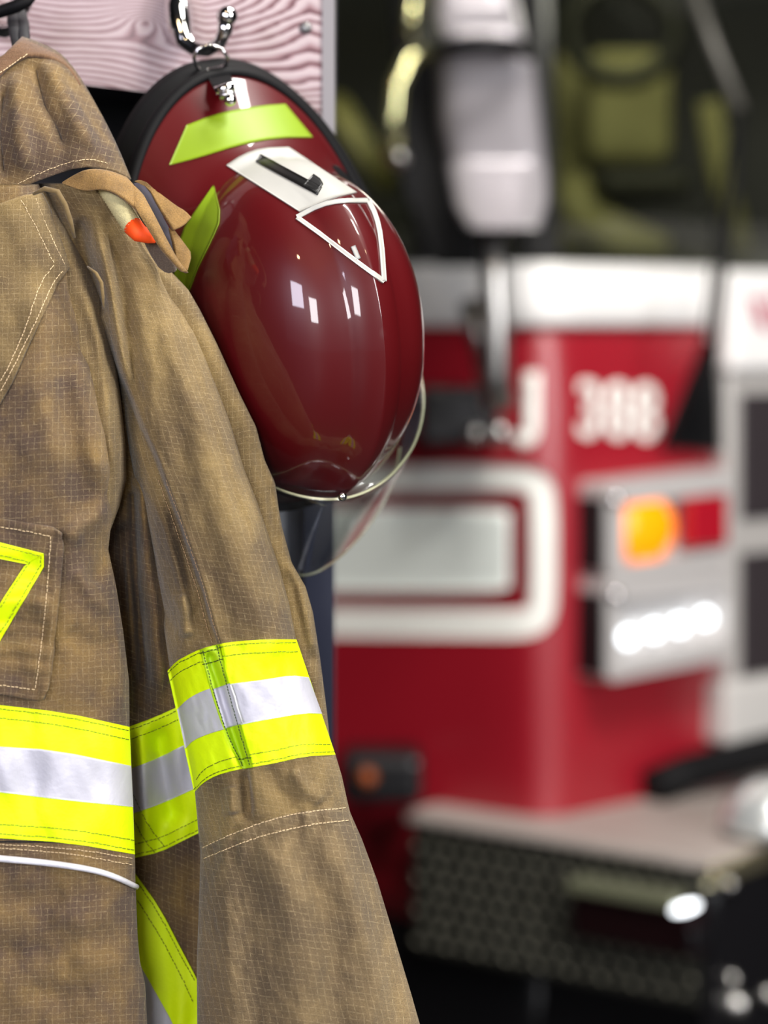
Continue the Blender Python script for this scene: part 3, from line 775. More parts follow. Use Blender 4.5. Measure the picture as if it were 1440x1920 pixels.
# brim
def brim_dim(t):
    s = math.sin(t); c_ = math.cos(t)
    Ao = .134; Bo = .226 if s > 0 else .160
    e_ = 1.0
    return Ao*c_, Bo*s
def brim_w(t, q):
    s = math.sin(t)
    return -.002-.016*q-.062*q*max(0, s)**.6+.012*q*q*max(0, s)-.006*q*abs(math.cos(t))
def brim_pt(t, q, dw=0.0, ext=0.0):
    uo, vo = brim_dim(t); ui, vi = AH*math.cos(t)*.99, (BT if math.sin(t) > 0 else BBm)*math.sin(t)*.99
    u = ui+(uo-ui)*q; v = vi+(vo-vi)*q
    l_ = math.hypot(u, v); 
    return H(u*(1+ext/l_), v*(1+ext/l_), brim_w(t, q)+dw)
k0 = len(V); nq = 14
for i in range(nq):
    for j in range(nt_): V.append(brim_pt(2*math.pi*j/nt_, i/(nq-1), .006*math.exp(-(i/(nq-1)/.12)**2)))
for i in range(nq):
    for j in range(nt_): V.append(brim_pt(2*math.pi*j/nt_, 1-i/(nq-1), -.004))
Fc += [tuple(f) for f in grid_faces(2*nq, nt_, k0, close=True)]
shell = mesh('shell', V, Fc, M_RED, helmet)
HB = BVHTree.FromPolygons([Vector(v) for v in V], Fc)
def rimtube(name, dw, ext, r, m, flat, t0=0, t1=2*math.pi):
    pts = [brim_pt(t, 1.0, dw, ext) for t in np.linspace(t0, t1, 120, endpoint=False)]
    return tube(name, pts, r, m, helmet, 10, closed=True, flat=flat)
rimtube('brim_edging', -.002, .001, .0065, M_RUB, .75)
# black under-brim neck guard, wider than the brim
V2 = []
for q_, dw, ex in ((.3, -.012, 0), (.8, -.018, .002), (1.0, -.024, .010), (1.0, -.034, .014), (1.0, -.040, .010), (.5, -.036, 0)):
    for j in range(nt_): 
        t = 2*math.pi*j/nt_; sc_ = 1.0 if math.sin(t) > -.2 else .3
        V2.append(brim_pt(t, q_, dw, ex*sc_+.016*max(0, math.cos(t))))
mesh('neck_guard', V2, [tuple(f) for f in grid_faces(6, nt_, close=True) if not (nt_*.52 < f[0] % nt_ < nt_*.97)], M_RUB, helmet)
# inner liner
V3 = []
for i in range(16):
    al = (math.pi/2-.01)*i/15
    for j in range(40):
        t = 2*math.pi*j/40; V3.append(H(.088*math.cos(al)*math.cos(t), .135*math.cos(al)*math.sin(t), .13*math.sin(al)-.01))
mesh('liner', V3, [tuple(f)[::-1] for f in grid_faces(16, 40, close=True)], M_BLACK, helmet)

M_TRAP = vary(mat('lime_sticker', col=(.20, .31, .005, 1), rough=.5), 60, .05)
M_WSTK = vary(mat('white_sticker', (172, 172, 166), .45), 40, .06)
cast_patch('lime_trapezoid', HB, [(350, 236), (395, 218), (440, 207), (490, 199), (534, 196)], [(318, 310), (370, 297), (450, 272), (520, 259), (585, 258)], M_TRAP, helmet, .0012, 40, 14, .001, 1)
cast_patch('lime_trapezoid', HB, [(401, 348), (370, 392), (338, 440), (325, 520), (322, 580)], [(402, 350), (416, 408), (398, 450), (370, 505), (352, 556)], M_TRAP, helmet, .0012, 40, 14, .001, 1)
stk = cast_patch('number_sticker', HB, [(425, 311), (455, 291), (490, 279), (540, 277)], [(562, 398), (585, 388), (625, 372), (668, 362)], M_WSTK, helmet, .0012, 36, 24, .001, 1)
M_INK = mat('black_ink', (16, 16, 16), .4)
cast_ribbon('numeral', HB, [(484, 299), (540, 329), (600, 361)], 16, M_INK, stk, .0022, 30, 1, .001)
cast_patch('numeral_flag', HB, [(588, 330), (600, 338), (606, 348)], [(570, 350), (582, 356), (594, 364)], M_INK, stk, .0022, 10, 6, .001, 0)
for i_, seg in enumerate(([(557, 408), (600, 385), (640, 377), (690, 377)], [(690, 377), (704, 405), (713, 445), (719, 528)], [(719, 528), (665, 488), (612, 447), (557, 408)])):
    cast_ribbon('outline_sticker', HB, seg, 8, M_WSTK, helmet, .0012, 40, 1, .001)
cast_ribbon('paint_chip', HB, [(662, 462), (672, 486)], 9, M_WSTK, helmet, .0012, 8, 0, .001)
# strap tab, buckle and D ring
tb_ = [P2(406, 128, 2.155),  P2(410, 140, 2.13),  P2(418, 158, 2.105),  P2(424, 178, 2.10)]
bm = bmesh.new(); prev = None
for i, (p, hw) in enumerate(zip(tb_, (.008, .0105, .010, .008))):
    a = Vector(p); l1 = [bm.verts.new(a+Vector((-hw, 0, 0))), bm.verts.new(a+Vector((hw, 0, 0))), bm.verts.new(a+Vector((hw, .004, 0))), bm.verts.new(a+Vector((-hw, .004, 0)))]
    if prev:
        for k in range(4): bm.faces.new((prev[k], prev[(k+1) % 4], l1[(k+1) % 4], l1[k]))
    else: bm.faces.new(l1)
    prev = l1
bm.faces.new(prev[::-1]); bmobj('hanging_tab', bm, M_RUB, helmet, False)
tube('d_ring', [P2(372, 90, 2.128),  P2(363, 108, 2.13),  P2(368, 124, 2.14),  P2(378, 133, 2.15),  P2(408, 128, 2.15),  P2(424, 122, 2.14),  P2(427, 108, 2.13),  P2(416, 92, 2.128),  P2(394, 84, 2.128)], .0017, M_CHROME, helmet, 8, closed=True)
tube('buckle_bar', [P2(404, 171, 2.095),  P2(438, 160, 2.095)], .0042, M_CHROME, helmet, 10)
tube('buckle_plate', [P2(412, 180, 2.092),  P2(438, 176, 2.092)], .0065, M_STEEL, helmet, 10, flat=.6)
bm = bmesh.new(); bmesh.ops.create_uvsphere(bm, u_segments=20, v_segments=12, radius=.0058); bmesh.ops.translate(bm, verts=bm.verts, vec=P2(431, 187, 2.09))
bmobj('rivet', bm, M_CHROME, helmet)
# clear visor
visg = bpy.data.materials.new('clear_visor'); visg.use_nodes = True
nt = visg.node_tree; nt.nodes.clear()
o_ = nt.nodes.new('ShaderNodeOutputMaterial'); mx = nt.nodes.new('ShaderNodeMixShader'); tr = nt.nodes.new('ShaderNodeBsdfTransparent'); gl = nt.nodes.new('ShaderNodeBsdfGlossy')
tr.inputs[0].default_value = (.93, .95, .94, 1); gl.inputs['Roughness'].default_value = .16; fz = nt.nodes.new('ShaderNodeLayerWeight'); fz.inputs[0].default_value = .25
pw_ = nt.nodes.new('ShaderNodeMath'); pw_.operation = 'MULTIPLY_ADD'; pw_.inputs[1].default_value = .5; pw_.inputs[2].default_value = .12; nt.links.new(fz.outputs['Facing'], pw_.inputs[0])
nt.links.new(pw_.outputs[0], mx.inputs[0]); nt.links.new(tr.outputs[0], mx.inputs[1]); nt.links.new(gl.outputs[0], mx.inputs[2]); nt.links.new(mx.outputs[0], o_.inputs[0])
c1 = smooth_path([(786, 690, 2.20), (797, 755, 2.17), (783, 825, 2.13), (748, 878, 2.09), (700, 918, 2.05), (640, 938, 2.02), (570, 934, 2.02), (500, 910, 2.05), (440, 880, 2.09)], 60, 3)
c2 = smooth_path([(750, 840, 2.26), (742, 890, 2.25), (722, 940, 2.24), (690, 988, 2.22), (655, 1028, 2.19), (610, 1066, 2.17), (570, 1082, 2.16), (510, 1070, 2.17), (440, 1030, 2.2)], 60, 3)
V = []; kk = 12
for a, b_ in zip(c1, c2):
    for j in range(kk):
        f_ = j/(kk-1); q = a+(b_-a)*f_; V.append(P2(q[0], q[1], q[2]-.02*math.sin(math.pi*f_)))
vis = mesh('visor', V, [tuple(f) for f in grid_faces(60, kk)], visg, helmet)
md = vis.modifiers.new('t', 'SOLIDIFY'); md.thickness = .0016
M_EDGE = mat('visor_edge', (205, 205, 170), .15, 0, 1); 
tube('visor_edge', [P2(*q) for q in c1], .0013, M_EDGE, vis, 8)
tube('visor_lower_edge', [P2(*q) for q in c2], .0010, M_EDGE, vis, 8)
# inner pane behind, reaching the helmet shell
c0 = smooth_path([(775, 690, 2.14), (770, 760, 2.12), (740, 830, 2.08), (705, 880, 2.06), (670, 912, 2.05), (630, 924, 2.05), (570, 920, 2.05), (500, 895, 2.07), (440, 860, 2.1)], 60, 3)
V = []
for a, b_ in zip(c0, c1):
    for j in range(4):
        f_ = j/3; q = a+(b_-a)*f_; V.append(P2(*q))
fl_ = mesh('visor_flange', V, [tuple(f) for f in grid_faces(60, 4)], visg, helmet); md = fl_.modifiers.new('t', 'SOLIDIFY'); md.thickness = .0014
bm = bmesh.new(); bmesh.ops.create_uvsphere(bm, u_segments=16, v_segments=10, radius=.004); bmesh.ops.translate(bm, verts=bm.verts, vec=P2(642, 931, 2.01))
bmobj('visor_rivet', bm, M_CHROME, helmet)

# ------------------------------------------------------------------ jacket
jacket = thing('turnout_jacket', 'brown ripstop turnout jacket with lime and silver reflective bands hanging from hook', 'jacket', P(180, 900, 1.95))

# --- front body
bXL = const(-120.0)
bXR = ybound([(70, 340), (80, 362), (92, 385), (113, 440), (134, 500), (138, 550), (150, 612), (156, 660), (173, 690), (187, 753), (203, 815), (212, 878), (210, 967), (203, 1030), (218, 1100), (231, 1184), (242, 1278), (243, 1362), (247, 1442), (250, 1510), (253, 1608), (254, 1655), (258, 1755), (262, 1800), (272, 1845), (280, 2000)], 15)
def smst(a, b_, v): t = np.clip((v-a)/(b_-a), 0, 1); return t*t*(3-2*t)
def D_body(x, y):
    e = np.clip((x-(bXR(y)-150))/150, 0, 1)
    d = 1.862+.055*(1-np.sqrt(1-.985*e**3))
    d = d+.035*smst(900, 400, y)
    d = d+rumple(x, y, 95, .0016, 3, 2.2)+rumple(x, y, 38, .0004, 9, 1.2)
    # bulge over the pleat that ends above the pocket
    d = d+crease(x, y, [(150, 560), (150, 700), (178, 800), (196, 930)], 38, 26, -.007)
    d = d+crease(x, y, [(95, 520), (70, 700), (95, 900)], 45, 45, -.006)
    d = d+crease(x, y, [(125, 600), (120, 760), (150, 900), (170, 1000)], 26, 26, .006)
    # wrinkles from the side at pocket height
    d = d+crease(x, y, [(215, 1000), (190, 1060), (170, 1100)], 16, 22, .0065)
    d = d+crease(x, y, [(215, 950), (150, 985), (125, 1020)], 20, 20, -.005)
    d = d+crease(x, y, [(140, 1060), (175, 1120), (215, 1150)], 16, 16, -.004)
    d = d+crease(x, y, [(120, 1180), (170, 1210), (225, 1215)], 20, 20, .0035)
    d = d+crease(x, y, [(215, 1120), (228, 1250), (235, 1350)], 14, 10, -.003)
    for k_, yy in enumerate((1055, 1130, 1190, 1255)):
        d = d+crease(x, y, [(-20, yy+6), (45, yy), (100, yy+12)], 15, 15, .003*(-1)**k_)
    # band shadow pleats, hem wrinkles
    for k_, (xx, yy) in enumerate(((60, 1680), (150, 1720), (30, 1780), (190, 1800), (110, 1860))):
        d = d+crease(x, y, [(xx-60, yy-10), (xx, yy+10), (xx+70, yy-6)], 24, 24, .0035*(-1)**k_)
    # rolled welt above the piping
    d = d-.002*np.exp(-((y-(1597+.00021*np.maximum(x, 0)**2*4.2))/10)**2)
    d = d+.003/(1+np.exp(-(y-(1612+.19*np.clip(x, 0, 300)))/4))
    return d
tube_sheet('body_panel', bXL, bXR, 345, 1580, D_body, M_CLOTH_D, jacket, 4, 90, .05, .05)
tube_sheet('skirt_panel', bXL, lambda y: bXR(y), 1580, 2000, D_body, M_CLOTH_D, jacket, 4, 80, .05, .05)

# --- pleat fold behind the front body (armhole)
fXR = ybound([(88, 350), (97, 368), (106, 390), (134, 440), (166, 503), (192, 560), (203, 612), (219, 690), (228, 760), (235, 831), (237, 900), (224, 950), (205, 1000), (186, 1045), (170, 1100)], 15)
fXL = lambda y: np.minimum(bXR(y)-30, fXR(y)-40)
def D_fold(x, y):
    e = np.clip((x-(fXR(y)-55))/55, 0, 1)
    d = 1.892+.045*(1-np.sqrt(1-.985*e**3))+.035*smst(900, 400, y)
    return d+rumple(x, y, 60, .0015, 21, 2)+crease(x, y, [(150, 520), (185, 640), (205, 780), (215, 900)], 12, 12, -.004)
tube_sheet('armhole_fold', fXL, fXR, 352, 1040, D_fold, M_CLOTH, jacket, 4, 50, .03, .1)

# --- recessed side of the body
def D_side(x, y):
    d = 1.955+.03*smst(1300, 1600, y)+0*x
    d = d+crease(x, y, [(228, 1000), (240, 1150), (262, 1320)], 14, 20, .012, ends=(0, 0))
    d = d+crease(x, y, [(262, 900), (285, 1100), (300, 1250), (300, 1330)], 16, 12, -.012, ends=(0, 1))
    d = d+crease(x, y, [(250, 930), (256, 1100), (275, 1300)], 9, 9, .014, ends=(0, 1))
    d = d+crease(x, y, [(236, 1000), (248, 1180), (256, 1300)], 10, 8, -.010)
    d = d+crease(x, y, [(290, 1350), (310, 1450), (330, 1560)], 16, 22, .008)
    d = d+crease(x, y, [(262, 1350), (268, 1450), (275, 1580)], 12, 16, -.006)
    d = d+.0006*(y-1400)/6*(y < 1400)*0
    d = d+rumple(x, y, 50, .002, 33, 2.5)
    return d
sXL = const(130.0); sXR = ybound([(330, 700), (340, 900), (400, 1100), (470, 1300), (500, 1500), (520, 2000)], 15)
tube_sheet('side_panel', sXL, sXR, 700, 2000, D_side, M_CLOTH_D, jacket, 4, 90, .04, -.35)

# --- rear body / underarm strip behind the sleeve
rXR = ybound([(300, 490), (325, 513), (353, 543), (375, 581), (406, 643), (450, 740), (480, 800), (496, 862), (516, 906), (522, 950), (529, 989), (547, 1055), (573, 1100), (587, 1149), (600, 1233), (613, 1335), (622, 1420), (625, 1500)], 15)
slXR = ybound([(225, 340), (262, 400), (290, 450), (318, 500), (340, 555), (375, 640), (401, 712), (430, 788), (458, 880), (480, 935), (502, 998), (524, 1065), (542, 1131), (555, 1198), (567, 1235), (578, 1269), (602, 1335), (629, 1415), (641, 1455), (652, 1505), (658, 1530), (680, 1580), (710, 1660), (740, 1760), (770, 1860), (800, 1965), (812, 2000)], 11)
slXL = ybound([(60, 340), (75, 390), (100, 440), (130, 540), (170, 620), (206, 690), (226, 760), (240, 830), (253, 900), (267, 945), (289, 1055), (307, 1175), (318, 1250), (335, 1330), (350, 1400), (365, 1480), (372, 1560), (376, 1600), (373, 1700), (369, 1800), (370, 2000)], 15)
rXL = lambda y: slXR(y)-90
def D_rear(x, y):
    e = np.clip((x-(rXR(y)-30))/30, 0, 1)
    d = 1.935+.02*(1-np.sqrt(1-.985*e**2.5))
    d = d+crease(x, y, [(470, 820), (508, 930), (520, 1040)], 10, 10, .004)
    d = d+crease(x, y, [(545, 1060), (565, 1150), (592, 1260)], 12, 12, .0045)
    return d+crease(x, y, [(540, 1040), (560, 1100), (590, 1240)], 12, 12, -.006)
tube_sheet('rear_panel', rXL, rXR, 492, 1496, D_rear, M_CLOTH, jacket, 4, 40, .012, .1)

# --- sleeve
SEAM = [(203, 612), (219, 690), (244, 747), (262, 794), (294, 862), (307, 900), (333, 971), (355, 1033), (382, 1113), (395, 1167), (409, 1207), (430, 1280), (452, 1360), (470, 1440), (474, 1545)]
def smst(a, b_, v): t = np.clip((v-a)/(b_-a), 0, 1); return t*t*(3-2*t)
def D_sleeve(x, y):
    xl = slXL(y); xr = slXR(y)
    e = np.clip(2*(x-xl)/(xr-xl)-1, -1, 1)
    pw = 2.6
    el = np.abs(np.minimum(e, 0)); er = np.maximum(e, 0)
    d = 1.875+.085*(1-np.sqrt(1-.975*el**2.0))+.055*(1-np.sqrt(1-.985*er**3.0))
    # shoulder leans back towards the hook
    d = d+.05*smst(900, 400, y)
    # seam: cloth left of it lies lower
    d = d+stepf(x, y, SEAM[:11], 1.3, .012, 640, 1225, 60)
    d = d+crease(x, y, SEAM[:12], 18, 4, .006)+crease(x, y, [(a+4, b_) for a, b_ in SEAM[3:11]], 3.5, 7, -.0016)
    # pleats left of the seam
    d = d+crease(x, y, [(244, 900), (270, 1010), (300, 1130), (330, 1200)], 11, 14, .012)
    d = d+crease(x, y, [(290, 930), (322, 1030), (345, 1110), (352, 1180)], 12, 14, -.007)
    d = d+crease(x, y, [(330, 1000), (350, 1080), (365, 1180)], 12, 12, .0035)
    d = d+crease(x, y, [(330, 1110), (345, 1170), (350, 1200)], 12, 16, -.008)
    # upper folds near the shoulder
    d = d+crease(x, y, [(148, 400), (160, 470), (178, 540), (197, 600)], 16, 14, .014)
    d = d+crease(x, y, [(178, 420), (200, 500), (214, 580), (228, 670), (245, 740)], 13, 12, -.010)
    d = d+crease(x, y, [(205, 420), (228, 540), (250, 680), (272, 780)], 12, 20, .007)
    # long soft folds down the sleeve
    d = d+crease(x, y, [(300, 520), (350, 700), (410, 900), (470, 1120), (510, 1196)], 40, 34, -.0045, ends=(1, 0))
    d = d+crease(x, y, [(262, 560), (310, 760), (370, 960), (430, 1180)], 26, 30, .0025)
    d = d+crease(x, y, [(330, 590), (380, 740), (430, 900), (480, 1050)], 14, 10, .003)
    d = d+crease(x, y, [(300, 480), (318, 540), (352, 640)], 14, 14, .005)
    # band zone: tight dent at the strap
    d = d+crease(x, y, [(388, 1215), (415, 1300), (440, 1385), (462, 1445)], 9, 8, .007, .08)
    d = d+crease(x, y, [(320, 1240), (345, 1340), (375, 1470)], 24, 24, -.003)
    d = d+crease(x, y, [(520, 1210), (545, 1300), (580, 1410)], 22, 22, .003)
    # deep pinch below the band
    d = d+crease(x, y, [(460, 1425), (467, 1480), (473, 1548)], 22, 5, .010, .3)
    d = d+crease(x, y, [(430, 1470), (440, 1530)], 16, 14, -.006)
    d = d+crease(x, y, [(500, 1430), (520, 1480), (560, 1515)], 14, 14, .004)
    d = d+crease(x, y, [(545, 1440), (575, 1480), (610, 1505)], 14, 14, -.004)
    # cuff seam: the lower sleeve gathers into it and flares forward
    cs = cuff_y(x)
    d = d-.0055/(1+np.exp(-(y-cs)/2.2))*smst(0, 1, (2000-y)/300+.3)
    g_ = np.exp(-((y-cs-20)/42)**2)*(y > cs-12)
    d = d+g_*.0024*np.sin(x/8.5+1.3*np.sin(x/23))
    for pth, wl_, wr_, am in (([(400, 1590), (420, 1700), (432, 1990)], 30, 26, -.0045), ([(455, 1570), (468, 1700), (490, 1990)], 24, 24, .003),
                           ([(500, 1560), (545, 1700), (570, 1850), (565, 1990)], 30, 34, -.006), ([(560, 1540), (600, 1680), (625, 1800), (640, 1990)], 22, 28, .0035),
                           ([(610, 1545), (660, 1680), (690, 1800), (700, 1990)], 28, 26, -.004), ([(640, 1560), (700, 1700), (740, 1850), (760, 1990)], 16, 16, .003)):
        d = d+crease(x, y, pth, wl_, wr_, am)
    d = d+rumple(x, y, 22, .0005, 46, 1.6)*smst(.2, -.9, e)+rumple(x, y, 70, .0011, 44, 3)+rumple(x, y, 30, .0004, 45, 1.3)
    return d
_cy = smooth_path([(360, 1600), (378, 1592), (420, 1570), (470, 1551), (520, 1533), (580, 1521), (651, 1514), (700, 1512)], 60, 1)
def cuff_y(x): return np.interp(x, _cy[:, 0], _cy[:, 1])
tube_sheet('sleeve', slXL, slXR, 344, 1608, lambda x, y: D_sleeve(x, y)+.011/(1+np.exp(-np.clip((y-cuff_y(x)-3)/1.5, -30, 30))), M_CLOTH, jacket, 3, 120, .028, -.12, ucen=slXR)
# --- lower sleeve, bounded above by the cuff seam
def cuff_sheet():
    nx, n = 130, 150
    V = []; uvl = []
    s = np.linspace(0, 1, nx)
    y0 = None
    rows = np.linspace(0, 1, n)
    for r_ in rows:
        # the row starts on the seam and ends straight
        ys = np.zeros(nx)+1600*(1-r_)+2000*r_
        x = slXL(ys)+(slXR(ys)-slXL(ys))*s
        for _ in range(3):
            ys = cuff_y(x)*(1-r_)+2000*r_-1.5*(1-r_)
            x = slXL(ys)+(slXR(ys)-slXL(ys))*s
        d = D_sleeve(x, ys)-.0012
        V.append(Pn(x, ys, d)); uvl.append(np.stack([(x-slXR(ys)*.7)*1.0, ys-.12*x], -1))
    A = np.array(V); B_ = A[:, ::-1][:, 1:-1].copy()
    e = np.linspace(-1, 1, nx)[1:-1]
    B_[:, :, 1] = A[:, :1, 1]*(.5-.5*e[::-1])+A[:, -1:, 1]*(.5+.5*e[::-1])+.05*np.sqrt(1-e**2)
    al = np.concatenate([A, B_], 1); uva = np.array(uvl); uva = np.concatenate([uva, uva[:, ::-1][:, 1:-1]], 1)
    m_ = al.shape[1]
    return mesh('cuff', al.reshape(-1, 3), [tuple(f[::-1]) for f in grid_faces(n, m_, close=True)], M_CUFF, jacket, uv=uva.reshape(-1, 2))
cuff = cuff_sheet()

# --- generic Coons sheet
def coons(name, T, B_, L_, R_, D, m, parent, n=40, k=40, thick=.002, it=2, cell=1.0, ang=0.0):
    """sheet filling four boundary curves: T and B_ left to right, L_ and R_ top to bottom"""
    T = smooth_path(T, n, it); B_ = smooth_path(B_, n, it); L_ = smooth_path(L_, k, it); R_ = smooth_path(R_, k, it)
    u = np.linspace(0, 1, n)[:, None, None]; v = np.linspace(0, 1, k)[None, :, None]
    S = (1-v)*T[:, None, :]+v*B_[:, None, :]+(1-u)*L_[None]+u*R_[None]-((1-u)*(1-v)*T[0]+u*(1-v)*T[-1]+(1-u)*v*B_[0]+u*v*B_[-1])
    x = S[..., 0]; y = S[..., 1]
    d = D(x, y) if callable(D) else S[..., 2]
    V = Pn(x, y, d).reshape(-1, 3)
    ca, sa = math.cos(ang), math.sin(ang)
    uv = np.stack([(x*ca+y*sa)*cell, (-x*sa+y*ca)*cell], -1).reshape(-1, 2)
    o = mesh(name, V, [tuple(f) for f in grid_faces(n, k)], m, parent, uv=uv)
    if thick:
        md = o.modifiers.new('thickness', 'SOLIDIFY'); md.thickness = thick; md.offset = 0
    return o
def dashes(name, D, paths, m, parent, step=7.5, duty=.62, r=.00038, off=.0008, it=2):
    V = []; Fc = []
    for pth in paths:
        p = np.array(pth, float); L_ = np.linalg.norm(np.diff(p[:, :2], axis=0), axis=1).sum()
        n = max(2, int(L_/step)); c = smooth_path(pth, n*4+1, it)
        for i in range(n):
            seg = c[i*4:i*4+4] if duty > .6 else c[i*4:i*4+3]
            jit = RNG.normal(0, .35, 2)
            dd = D(seg[:, 0], seg[:, 1])-off
            pts = [P(a[0]+jit[0], a[1]+jit[1], z) for a, z in zip(seg, dd)]
            v_, f_ = tube_geo(pts, r, 5); k = len(V); V += v_; Fc += [tuple(q+k for q in f) for f in f_]
    return mesh(name, V, Fc, m, parent)
def strip_on(name, D, top, bot, m, parent, off=.0015, n=110, k=14, it=1, thick=.0012):
    A = smooth_path(top, n, it); B_ = smooth_path(bot, n, it)
    v = np.linspace(0, 1, k)[None, :, None]
    S = A[:, None]*(1-v)+B_[:, None]*v
    d = D(S[..., 0], S[..., 1])-off
    k0 = n*k
    V = np.vstack([Pn(S[..., 0], S[..., 1], d).reshape(-1, 3), Pn(S[..., 0], S[..., 1], d+thick).reshape(-1, 3)])
    Fc = [tuple(f) for f in grid_faces(n, k)]+[tuple(f[::-1]) for f in grid_faces(n, k, k0)]
    for i in range(n-1):
        for j in (0, k-1): Fc.append((i*k+j, (i+1)*k+j, k0+(i+1)*k+j, k0+i*k+j))
    for j in range(k-1):
        for i in (0, n-1): Fc.append((i*k+j, i*k+j+1, k0+i*k+j+1, k0+i*k+j))
    uv = np.vstack([S.reshape(-1, 2)]*2)
    return mesh(name, V, Fc, m, parent, uv=uv)

# --- bands on the front body
tb = [(-122, 1310), (0, 1322), (120, 1336), (243, 1363)]; tb2 = [(-122, 1392), (0, 1400), (100, 1406), (246, 1436)]
tb3 = [(-122, 1474), (0, 1485), (120, 1500), (250, 1513)]; tb4 = [(-122, 1560), (0, 1572), (130, 1580), (253, 1602)]
bb = strip_on('chest_band', D_body, tb, tb4, M_LIME, jacket, .0014, 120, 50)
strip_on('silver_stripe', D_body, tb2, tb3, M_SILV, bb, .0026, 120, 24)
dashes('band_stitching', lambda x, y: D_body(x, y)-.0016, [[(x, y+7) for x, y in tb], [(x, y+24) for x, y in tb]], M_THRD, bb, 7.5, .9, .0003)
dashes('band_stitching', lambda x, y: D_body(x, y)-.0016, [[(x, y-8) for x, y in tb4], [(x, y-26) for x, y in tb4]], M_THRD, bb, 7.5, .9, .0003)
# --- bands on the recessed side
ts = [(240, 1363), (290, 1345), (340, 1322), (372, 1306)]; ts2 = [(244, 1442), (300, 1420), (346, 1396), (385, 1378)]
ts3 = [(247, 1526), (300, 1508), (362, 1480), (392, 1466)]; ts4 = [(250, 1609), (300, 1598), (340, 1578), (380, 1558), (400, 1548)]
sbn = strip_on('side_band', D_side, ts, ts4, M_LIME, jacket, .0014, 70, 50)
strip_on('silver_stripe', D_side, ts2, ts3, M_SILV, sbn, .0026, 70, 24)
dashes('band_stitching', lambda x, y: D_side(x, y)-.0020, [[(x, y+7) for x, y in ts], [(x, y+25) for x, y in ts]], M_THRD, sbn, 7.5, .9, .0003)
dashes('band_stitching', lambda x, y: D_side(x, y)-.0020, [[(x, y-6) for x, y in ts4], [(x, y-26) for x, y in ts4],
       [(250, 1490), (275, 1545), (310, 1590)], [(250, 1535), (270, 1575), (292, 1600)]], M_THRD, sbn, 7.5, .9, .0003)
# --- band on the sleeve
tv = [(314, 1258), (330, 1240), (352, 1228), (375, 1217), (412, 1207), (450, 1202), (500, 1199), (556, 1199)]
tv2 = [(332, 1330), (350, 1312), (370, 1300), (395, 1290), (420, 1284), (450, 1280), (500, 1274), (546, 1266), (579, 1270)]
tv3 = [(347, 1404), (362, 1388), (390, 1376), (425, 1366), (455, 1358), (500, 1349), (570, 1337), (604, 1338)]
tv4 = [(364, 1486), (380, 1468), (405, 1454), (440, 1444), (475, 1438), (520, 1430), (570, 1418), (629, 1415)]
vb = strip_on('sleeve_band', D_sleeve, tv, tv4, M_LIME, jacket, .0014, 150, 60)
strip_on('silver_stripe', D_sleeve, tv2, tv3, M_SILV, vb, .0026, 150, 30)
dashes('band_stitching', lambda x, y: D_sleeve(x, y)-.0016, [[(x, y+6) for x, y in tv], [(x, y+24) for x, y in tv[:-1]]+[(560, 1222)]], M_THRD, vb, 7.5, .9, .0003)
dashes('band_stitching', lambda x, y: D_sleeve(x, y)-.0016, [[(x, y-6) for x, y in tv4], [(368, 1462)]+[(x, y-24) for x, y in tv4[1:-1]]+[(621, 1396)]], M_THRD, vb, 7.5, .9, .0003)
# overlap strap across the sleeve band
M_LIMEG = vary(mat('overlap_lime', col=(.42, .66, .0, 1), rough=.55), 40, .06)
st = strip_on('overlap_strap', D_sleeve, [(374, 1218), (395, 1298), (420, 1372), (456, 1442)], [(411, 1208), (428, 1280), (452, 1362), (474, 1439)], M_LIMEG, vb, .0042, 90, 10)
strip_on('strap_silver', D_sleeve, [(400, 1292), (422, 1366)], [(431, 1281), (453, 1357)], M_SILV, vb, .0052, 30, 10, 0)
dashes('strap_stitching', lambda x, y: D_sleeve(x, y)-.0046, [[(380, 1220), (400, 1298), (424, 1372), (456, 1438)], [(406, 1210), (424, 1282), (446, 1360), (468, 1436)], [(374, 1226), (414, 1214)], [(380, 1246), (420, 1236)], [(446, 1424), (472, 1420)]], mat('green_thread', (40, 60, 8), .8), vb, 6, .9, .0004)
tube('seam_thread', [P(x, y, float(D_sleeve(np.array([x*1.]), np.array([y*1.]))[0])-.0056) for x, y in ((432, 1284), (440, 1306), (446, 1330), (454, 1354))], .0008, M_PIPE, vb, 6)
# --- diagonal green strip and silver on the inner side, hanging low
gs = strip_on('lower_band', lambda x, y: D_side(x, y), [(252, 1636), (256, 1700), (258, 1800), (262, 1905), (266, 2000)], [(255, 1640), (300, 1702), (340, 1780), (372, 1840), (440, 2000)], M_LIME, jacket, .003, 90, 40, 1)
strip_on('silver_stripe', lambda x, y: D_side(x, y), [(252, 1780), (262, 1860), (270, 1920), (280, 2000)], [(256, 1798), (290, 1858), (326, 1922), (360, 2000)], M_SILV, gs, .0042, 50, 20, 1)
dashes('band_stitching', lambda x, y: D_side(x, y)-.0034, [[(258, 1655), (300, 1716), (340, 1795), (366, 1840)], [(258, 1688), (300, 1755), (340, 1830), (362, 1880)]], M_THRD, gs, 7.5, .9, .0003)
# --- piping on the skirt
pp = smooth_path([(-122, 1597), (0, 1610), (60, 1615), (120, 1622), (180, 1632), (220, 1645), (256, 1663)], 50, 2)
tube('reflective_piping', [P(x, y, float(D_body(np.array([x]), np.array([y]))[0])-.0025) for x, y in pp], [.0030-.0008*i/50 for i in range(50)], M_PIPE, jacket, 10, flat=1.0)
